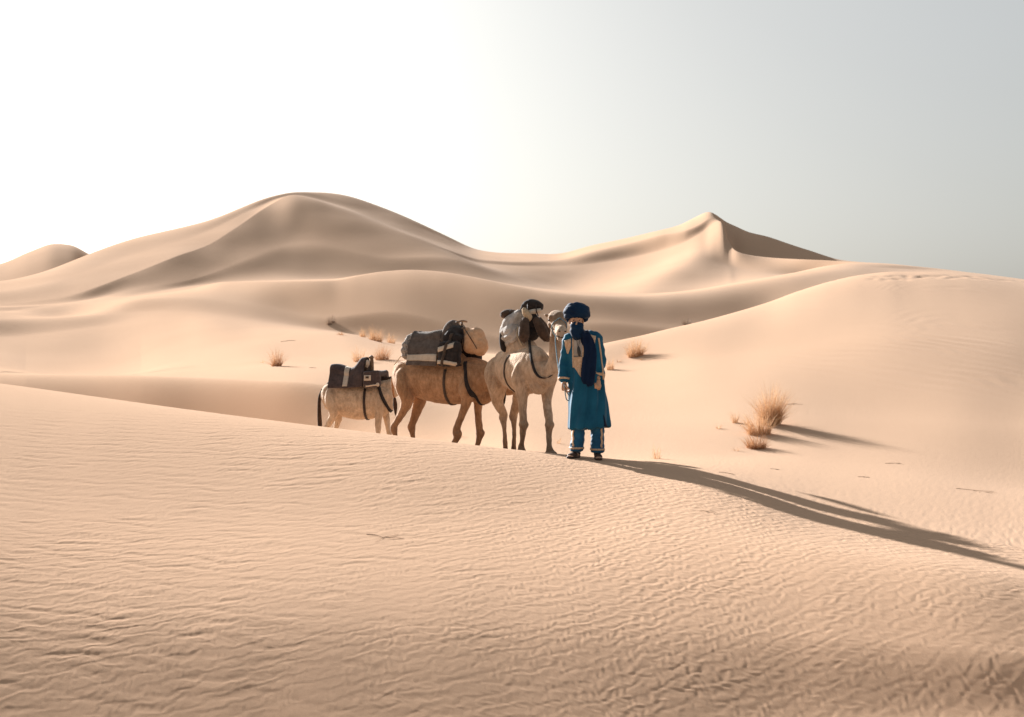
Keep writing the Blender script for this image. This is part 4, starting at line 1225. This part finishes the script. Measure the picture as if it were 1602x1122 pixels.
def strip(l, r, n, m=7):
    """rows between two polylines of photo points"""
    out = []
    for i in range(n):
        t = i / (n - 1)
        a = np.array([np.interp(t, np.linspace(0, 1, len(l)), [p[k] for p in l]) for k in (0, 1)])
        b = np.array([np.interp(t, np.linspace(0, 1, len(r)), [p[k] for p in r]) for k in (0, 1)])
        out.append([PX(*(a + (b - a) * j / (m - 1))) for j in range(m)])
    return out


tee = front('undershirt', strip([(897, 528), (896, 540), (896, 560)], [(913, 528), (912, 545), (911, 560)], 12), M_TEE, man, .004)
front('neckband', strip([(898, 527), (904, 530), (911, 527)], [(898, 529.5), (904, 532.5), (911, 529.5)], 9, 3), M_WHITE, tee, .004, .007)
front('front_placket', strip([(896, 561), (897, 576), (907.5, 593)], [(910, 561), (910, 576), (908.5, 593)], 14), M_BEIGE, robe, .005)
for l, r in (([(895, 528), (895, 560), (896, 578)], [(897, 528), (897, 560), (898, 578)]), ([(911, 528), (910, 560), (909, 590)], [(913, 528), (912, 560), (911, 590)])):
    front('placket_braid', strip(l, r, 16, 3), M_BEIGE, robe, .007)
front('shoulder_panel', strip([(883, 536), (884, 545), (887, 556)], [(893, 533), (893, 545), (889, 557)], 10), M_BEIGE, robe, .005)
front('shoulder_panel', strip([(923, 527), (925, 538), (928, 552)], [(932, 529), (930, 540), (929, 553)], 10), M_BEIGE, robe, .005)
front('sleeve_braid', strip([(934.5, 532), (938, 555), (941, 580), (942, 597)], [(937, 532), (940.5, 555), (943, 580), (944, 597)], 24, 3), M_BEIGE, robe, .006)
for (a, b, c, _), nm_ in zip(SLV, ('cuff', 'cuff')):
    ax_ = (Vector(c) - Vector(b)).normalized(); sx_ = ax_.cross(Vector((0, 1, .2))).normalized(); sy_ = ax_.cross(sx_)
    bm = bmesh.new(); wrap_band(bm, rt, lambda t: Vector(c) - ax_ * .012, lin_(0, 2 * math.pi, 32), lambda t: (sx_ * math.cos(t) + sy_ * math.sin(t), ax_), .011, .006, .001, far=.09)
    raw(nm_, bm, M_BEIGE, robe)
front('side_slit', strip([(942.5, 652), (943.5, 662), (944, 672)], [(943.5, 652), (946.5, 662), (950, 672)], 8, 4), M_NAVY, robe, .003)

# pendant on its string
bm = bmesh.new()
cp = [Vector((-.105, -.18, 1.30)), Vector((-.10, -.18, 1.26)), Vector((-.095, -.18, 1.215))]
h_, _, _, _ = rt.ray_cast(Vector((-.10, -1, 1.27)), Vector((0, 1, 0)))
yy = h_.y - .018
tube(bm, [(-.108, yy, 1.325, .008, .006), (-.104, yy - .002, 1.295, .018, .010), (-.098, yy - .002, 1.25, .020, .011), (-.094, yy, 1.205, .010, .007)], 10, 4)
pdn = raw('pendant', bm, M_PENDANT, man)
cord('string', [(-.15, yy + .02, 1.46), (-.128, yy, 1.40), (-.108, yy, 1.325), (-.088, yy, 1.40), (-.065, yy + .02, 1.46)], .0025, M_PENDANT, pdn)

# veil, scarf tail and turban
bm = bmesh.new()
tube(bm, [(HX + .002, HY - .03, HZ - .035, .072, .072), (HX + .003, HY - .035, HZ - .06, .078, .082), (HX + .008, HY - .035, HZ - .11, .084, .09), (HX + .012, HY - .03, HZ - .165, .080, .088), (HX + .020, HY - .005, HZ - .20, .075, .08)], 20, 5)
blob(bm, (HX, HY - .10, HZ - .055), (.022, .022, .03))
veil = fuse('face_scarf', bm, 0.006, 5, 0.5, M_TURBAN, man, push=lambda c: 0.007 * np.sin(c[:, 2] * 70 + c[:, 0] * 45 + 3 * perlin(c[:, 0] * 9, c[:, 2] * 9, 76)) * 0.8)
bm = bmesh.new()
tube(bm, [(-.115, -.085, 1.475, .05, .04), (-.05, -.105, 1.462, .05, .045), (-.01, -.11, 1.44, .05, .04)], 12, 4)
tube(bm, [(-.02, -.11, 1.47, .06, .03), (-.005, -.125, 1.40, .078, .030), (.026, -.150, 1.28, .074, .026), (.026, -.162, 1.12, .076, .024), (.016, -.165, .98, .075, .024), (.004, -.168, .90, .064, .020), (-.01, -.168, .87, .05, .012)], 16, 6)
tube(bm, [(-.02, -.155, 1.2, .05, .018), (-.035, -.165, 1.05, .05, .018), (-.05, -.165, .95, .04, .016), (-.055, -.165, .91, .02, .01)], 12, 5)
tube(bm, [(-.16, .06, 1.49, .05, .05), (-.12, .09, 1.49, .06, .05), (-.05, .07, 1.48, .055, .05), (-.02, -.03, 1.475, .05, .045), (-.06, -.10, 1.465, .045, .04)], 12, 5)
fuse('scarf_tail', bm, 0.0075, 5, 0.5, M_NAVY, man, push=lambda c: 0.008 * np.sin(c[:, 0] * 95 + 4 * perlin(c[:, 0] * 5, c[:, 2] * 2.5, 77)))
bm = bmesh.new()
TX, TY, TZ = HX + .008, HY + .045, HZ + .080
blob(bm, (TX, TY, TZ + .045), (.140, .140, .092), (0, 0, 0), 22)
for k, (rad, hz, tl, ph, th_) in enumerate(((.112, .000, .14, .3, .038), (.122, .030, -.10, 1.4, .042), (.116, .058, .14, 2.4, .040), (.098, .082, -.12, .9, .036), (.120, .018, .16, 3.6, .042), (.072, .098, .10, 5.0, .032), (.116, .010, -.12, 4.3, .040))):
    pts = []
    for i in range(17):
        t = 2 * math.pi * i / 16
        pts.append((TX + rad * math.cos(t), TY + (rad + .008) * math.sin(t), TZ + hz + rad * tl * math.sin(t + ph) + (.022 if math.cos(t) > 0 else .012) * (-abs(math.cos(t))) + (.010 if math.sin(t) < 0 else 0) * abs(math.sin(t)), th_, th_ * 1.05))
    tube(bm, pts, 10, 2)
for s in (-1, 1):
    tube(bm, [(TX + s * .118, TY + .0, TZ + .03, .040), (TX + s * .112, TY + .015, TZ - .035, .036), (TX + s * .088, TY + .035, TZ - .085, .028)], 10, 5)
fuse('turban', bm, 0.006, 4, 0.5, M_TURBAN, man, push=lambda c: 0.0035 * np.sin((c[:, 2] + 0.35 * c[:, 0]) * 105 + 4 * perlin(c[:, 0] * 7, c[:, 1] * 7 + c[:, 2] * 4, 78)))

# sandals
for ax, gz, tx, ty in ((-.125, fl, -.075, -.135), (.125, fr, .008, -.165)):
    n_ = Vector((tx, ty, 0)).normalized()

    def P_(u, z, w): return (ax + n_.x * u, .012 + n_.y * u, z + gz)
    bm = bmesh.new()
    tube(bm, [(*P_(-.06, .014, 0), .034, .016), (*P_(0, .014, 0), .040, .016), (*P_(.09, .014, 0), .048, .016), (*P_(.17, .014, 0), .046, .015), (*P_(.205, .014, 0), .03, .012)], 14, 4)
    tube(bm, [(*P_(.05, .045, 0), .047, .032), (*P_(.10, .040, 0), .049, .030), (*P_(.15, .034, 0), .047, .024)], 14, 4)
    tube(bm, [(*P_(-.055, .04, 0), .034, .034), (*P_(-.02, .06, 0), .042, .036), (*P_(.015, .07, 0), .042, .030)], 12, 4)
    fuse('sandal', bm, 0.006, 3, 0.5, M_SANDAL, man)

# lead rope from the camel's chin to his hand
M_LEAD = mottled('blue_rope', (0.02, 0.10, 0.16), (0.30, 0.40, 0.42), 120, 0.8, 0.2, 0.4, 200, detail=1)
chin = cream_camel.matrix_world if False else (Matrix.Translation(c3) @ Matrix.Rotation(C3_ANG, 4, 'Z') @ Matrix.Diagonal((C3_SC, C3_SC, C3_SC, 1)))
j0 = chin @ (cream_head @ Vector((.20, .07, -.10))); j1 = chin @ (cream_head @ Vector((.24, 0, -.135))); j2 = chin @ (cream_head @ Vector((.20, -.07, -.10)))
hp = mp + Vector((-.262, -.075, .82))
lead = tag(cord('lead_rope', [], .006, M_LEAD) if False else cord('lead_rope', [j1, at(869, 527, 17.66), at(871.5, 560, 17.45), at(877, 595, 17.1), hp + Vector((-.012, .02, .06)), hp, hp + Vector((.005, -.01, -.06)), hp + Vector((.02, -.01, -.12)), hp + Vector((.045, 0, -.13)), hp + Vector((.05, .005, -.08)), hp + Vector((.02, 0, -.03))], .0065, M_LEAD),
    'blue lead rope running from the cream camel to the hand of the man', 'rope')
halter = tag(cord('halter', [chin @ (cream_head @ Vector(q)) for q in ((.20, 0, .085), (.20, .075, .02), (.20, .08, -.06), (.22, .03, -.135), (.22, -.03, -.135), (.20, -.08, -.06), (.20, -.075, .02), (.20, 0, .085))], .007, M_LEAD), 'thin rope halter around the muzzle of the cream camel', 'halter')

# ------------------------------------------------------------------ dry grass and twigs
def straw(name, c1, c2, c3):
    m, t, b = mat_base(name, 0.8, 0.2)
    tc = t.nodes.new('ShaderNodeTexCoord')
    n = t.nodes.new('ShaderNodeTexNoise'); n.inputs['Scale'].default_value = 22; n.inputs['Detail'].default_value = 3
    t.links.new(tc.outputs['Object'], n.inputs['Vector'])
    r = t.nodes.new('ShaderNodeValToRGB')
    r.color_ramp.elements[0].position = 0.34; r.color_ramp.elements[0].color = (*c1, 1)
    r.color_ramp.elements[1].position = 0.66; r.color_ramp.elements[1].color = (*c3, 1)
    e = r.color_ramp.elements.new(0.5); e.color = (*c2, 1)
    t.links.new(n.outputs['Fac'], r.inputs[0]); t.links.new(r.outputs[0], b.inputs['Base Color'])
    tr = t.nodes.new('ShaderNodeBsdfTranslucent'); t.links.new(r.outputs[0], tr.inputs[0])
    mx = t.nodes.new('ShaderNodeMixShader'); mx.inputs[0].default_value = 0.3
    out = t.nodes['Material Output']
    t.links.new(b.outputs[0], mx.inputs[1]); t.links.new(tr.outputs[0], mx.inputs[2]); t.links.new(mx.outputs[0], out.inputs['Surface'])
    return m


M_STRAW = straw('dry_straw', (0.40, 0.20, 0.095), (0.56, 0.33, 0.175), (0.70, 0.48, 0.29))
M_RUST = straw('rusty_straw', (0.26, 0.115, 0.05), (0.42, 0.21, 0.10), (0.55, 0.32, 0.17))
M_GREY = straw('grey_shrub', (0.17, 0.115, 0.08), (0.24, 0.165, 0.115), (0.32, 0.23, 0.165))
M_TWIG = mottled('dry_twig', (0.20, 0.13, 0.08), (0.34, 0.23, 0.15), 30, 0.9, 0.1)


def find(px, row, dmin=8.0):
    """where the sight line through a photo point meets the sand"""
    D, Z, mL, mR = column_tables(np.array([float(px)]))
    D, Z, mL, mR = D[:, 0], Z[:, 0], mL[:, 0], mR[:, 0]
    d = np.arange(dmin, 200, 0.05)
    k = np.clip(np.searchsorted(D, d) - 1, 0, len(D) - 2)
    z = herm(D[k], D[k + 1], Z[k], Z[k + 1], mR[k], mL[k + 1], d)
    hit = np.nonzero(z >= (CY - row) / F * d)[0]
    dd = float(d[hit[0]]) if len(hit) else 60.0
    return gpt(px, dd)


def tuft(name, px, row, hpx, wpx, n, mat, label, seed, spread=0.5, dmin=8.0, cat='dry grass', group='dry grass tufts on the sand', width=None, lean=0.0, droop=0.5):
    r = random.Random(seed)
    p = find(px, row, dmin)
    sc = p.y / F
    H, Wd = hpx * sc, wpx * sc
    w0 = width or max(0.003, 0.17 * sc)
    vs, fs = [], []
    for i in range(n):
        a = r.uniform(0, 2 * math.pi); q = math.sqrt(r.random())
        bx, by = math.cos(a) * q * Wd * 0.5 * (1 - spread), math.sin(a) * q * Wd * 0.5 * (1 - spread) * 0.8
        bz = ground(p.x + bx, p.y + by) - p.z - 0.02
        out = r.uniform(0.1, 1.0) * spread * Wd * 0.5 * (0.4 + 0.6 * q) * 1.5
        b = a + r.gauss(0, 0.5)
        L = H * (0.30 + 0.75 * r.random() ** 1.5) * (1 - 0.3 * q)
        ex, ey = math.cos(b) * out + lean * L, math.sin(b) * out
        c = r.uniform(0, math.pi); wx, wy = math.cos(c) * w0 * r.uniform(.6, 1.2), math.sin(c) * w0
        k0 = len(vs)
        for j, t in enumerate((0, .35, .7, 1.0)):
            s = t ** 1.6
            z = bz + L * (t - droop * 0.35 * t * t * t * (out / max(L, 1e-3)))
            x, y = bx + ex * s, by + ey * s
            if j < 3:
                f = 1 - 0.25 * j
                vs += [(x - wx * f, y - wy * f, z), (x + wx * f, y + wy * f, z)]
            else:
                vs.append((x, y, z))
        fs += [(k0, k0 + 1, k0 + 3, k0 + 2), (k0 + 2, k0 + 3, k0 + 5, k0 + 4), (k0 + 4, k0 + 5, k0 + 6)]
    me = bpy.data.meshes.new(name)
    me.from_pydata(vs, [], fs)
    o = link(name, me, mat, None, False)
    o.location = p
    tag(o, label, cat, group)
    return o


tuft('grass_tussock', 1206, 665, 84, 92, 1150, M_STRAW, 'tallest bushy dry grass tussock on the right sand slope, casting a long shadow', 1, .72, 18, lean=0.05)
tuft('grass_tussock', 1188, 680, 54, 84, 560, M_STRAW, 'fluffy straw clump leaning left in front of the tallest tussock', 2, .6, 18, lean=-.12)
tuft('grass_tussock', 1183, 702, 34, 64, 480, M_RUST, 'low dark rusty grass clump just below the tallest tussock', 3, .55, 18)
tuft('grass_tuft', 1150, 662, 30, 36, 90, M_STRAW, 'wispy grass clump close on the left of the tallest tussock', 4, .8, 18)
tuft('grass_tuft', 1124, 671, 13, 26, 45, M_STRAW, 'small flat wisp of grass farther left of the tallest tussock', 5, .8, 18)
tuft('grass_tuft', 1152, 706, 14, 30, 40, M_STRAW, 'thin wisp of grass at the lower left of the rusty clump', 6, .85, 18)
tuft('grass_tuft', 1027, 718, 32, 26, 45, M_STRAW, 'sparse upright blades of grass standing right of the feet of the man', 7, .5, 16, droop=.2)
tuft('grass_tuft', 994, 557, 40, 56, 620, M_STRAW, 'round straw coloured tuft on the right dune just behind the man', 8, .6, 20)
tuft('grass_tuft', 955, 578, 30, 22, 130, M_STRAW, 'pale tuft half hidden by the left arm side of the man', 9, .5, 20)
tuft('grass_tuft', 968, 566, 10, 22, 45, M_RUST, 'tiny flat tuft between the round tuft and the man', 10, .8, 20)
tuft('grass_tuft', 1003, 563, 9, 16, 30, M_RUST, 'tiny twiggy tuft directly below the round tuft on the right dune', 11, .8, 20)
tuft('grass_tuft', 433, 574, 40, 54, 300, M_RUST, 'spiky rust tuft alone on the bright flat at the left', 12, .75, 22)
tuft('grass_tuft', 410, 568, 12, 18, 24, M_STRAW, 'few bent blades left of the spiky rust tuft', 13, .8, 22)
tuft('grass_tuft', 562, 567, 34, 56, 280, M_STRAW, 'tuft behind the back of the saddle handle of the donkey', 14, .7, 24)
tuft('grass_tuft', 598, 564, 34, 56, 360, M_RUST, 'darker tuft between the donkey load and the grey blanket', 15, .65, 24)
tuft('grass_tuft', 532, 524, 11, 20, 90, M_RUST, 'first low tuft at the left end of the ridge above the donkey', 16, .6, 30)
tuft('grass_tuft', 568, 528, 22, 24, 120, M_STRAW, 'second tuft along the ridge above the donkey', 17, .6, 30)
tuft('grass_tuft', 588, 533, 32, 46, 360, M_STRAW, 'fullest tuft in the row along the ridge above the donkey', 18, .6, 30)
tuft('grass_tuft', 612, 538, 24, 34, 150, M_STRAW, 'pale tuft right of the fullest one along the ridge', 19, .65, 30)
tuft('grass_tuft', 634, 545, 10, 20, 70, M_STRAW, 'last small tuft on the ridge, left of the grey blanket', 20, .65, 30)
tuft('desert_shrub', 517, 506, 20, 22, 190, M_GREY, 'round grey brown shrub on the slope above the grass ridge', 21, .45, 30, cat='shrub', group='shrubs on the middle dune')
tuft('desert_shrub', 1074, 508, 16, 24, 200, M_GREY, 'small dim shrub behind the crest of the right dune', 22, .5, 45, cat='shrub', group='shrubs on the middle dune')
tuft('grass_tuft', 722, 684, 16, 40, 26, M_STRAW, 'few thin dead blades seen between the front legs of the tan camel', 23, .9, 20)
tuft('grass_tuft', 874, 694, 18, 26, 22, M_STRAW, 'few thin dead blades between the cream camel and the man', 24, .85, 20)


def twig(px, row, ln, ang, label, seed, dmin=8.0, r0=None):
    r = random.Random(seed)
    p = find(px, row, dmin)
    sc = p.y / F
    L = ln * sc; rad = r0 or max(0.003, 0.30 * sc)
    bm = bmesh.new()

    def stick(x0, y0, a, l, rr):
        pts = []
        for j in range(5):
            t = j / 4
            x = x0 + math.cos(a) * l * t; y = y0 + math.sin(a) * l * t
            a += r.uniform(-.25, .25)
            pts.append((x, y, ground(p.x + x, p.y + y) - p.z + rr * (1.0 + 1.6 * math.sin(t * 3.1)), rr * (1 - .6 * t)))
        tube(bm, pts, 6, 2)
    stick(-math.cos(ang) * L / 2, -math.sin(ang) * L / 2, ang, L, rad)
    for k in range(3):
        q = r.uniform(-.3, .3) * L
        stick(math.cos(ang) * q, math.sin(ang) * q, ang + r.choice((-1, 1)) * r.uniform(.4, .9), L * r.uniform(.25, .4), rad * .7)
    o = raw('dry_twig', bm, M_TWIG)
    o.location = p
    tag(o, label, 'twig', 'dead twigs lying on the sand')


twig(1242, 632, 24, .3, 'short forked twig above and right of the tallest tussock', 31, 18)
twig(1138, 741, 26, -.25, 'dark twig on the sand right of the far end of the shadow band', 32, 12)
twig(1212, 735, 14, -.1, 'small twig below the rusty grass clump', 33, 12)
twig(1528, 769, 62, -.3, 'longest thin twig on the sand at the right edge', 34, 12)
twig(1398, 726, 26, -.1, 'pale twig on the right slope above the longest twig', 35, 12)
twig(1352, 747, 20, .1, 'short twig in the middle of the right hollow', 36, 12)
twig(600, 842, 70, -.6, 'half buried twig in the ripples at the lower left of the middle', 37, 8)
twig(1108, 802, 32, -.7, 'thin curved twig in the ripples below the shadow band', 38, 8)
twig(490, 577, 14, 0, 'tiny twig on the bright flat left of the donkey load', 39, 22)
twig(452, 534, 26, -.1, 'thin line of twigs on the bright flat above the spiky tuft', 40, 24)
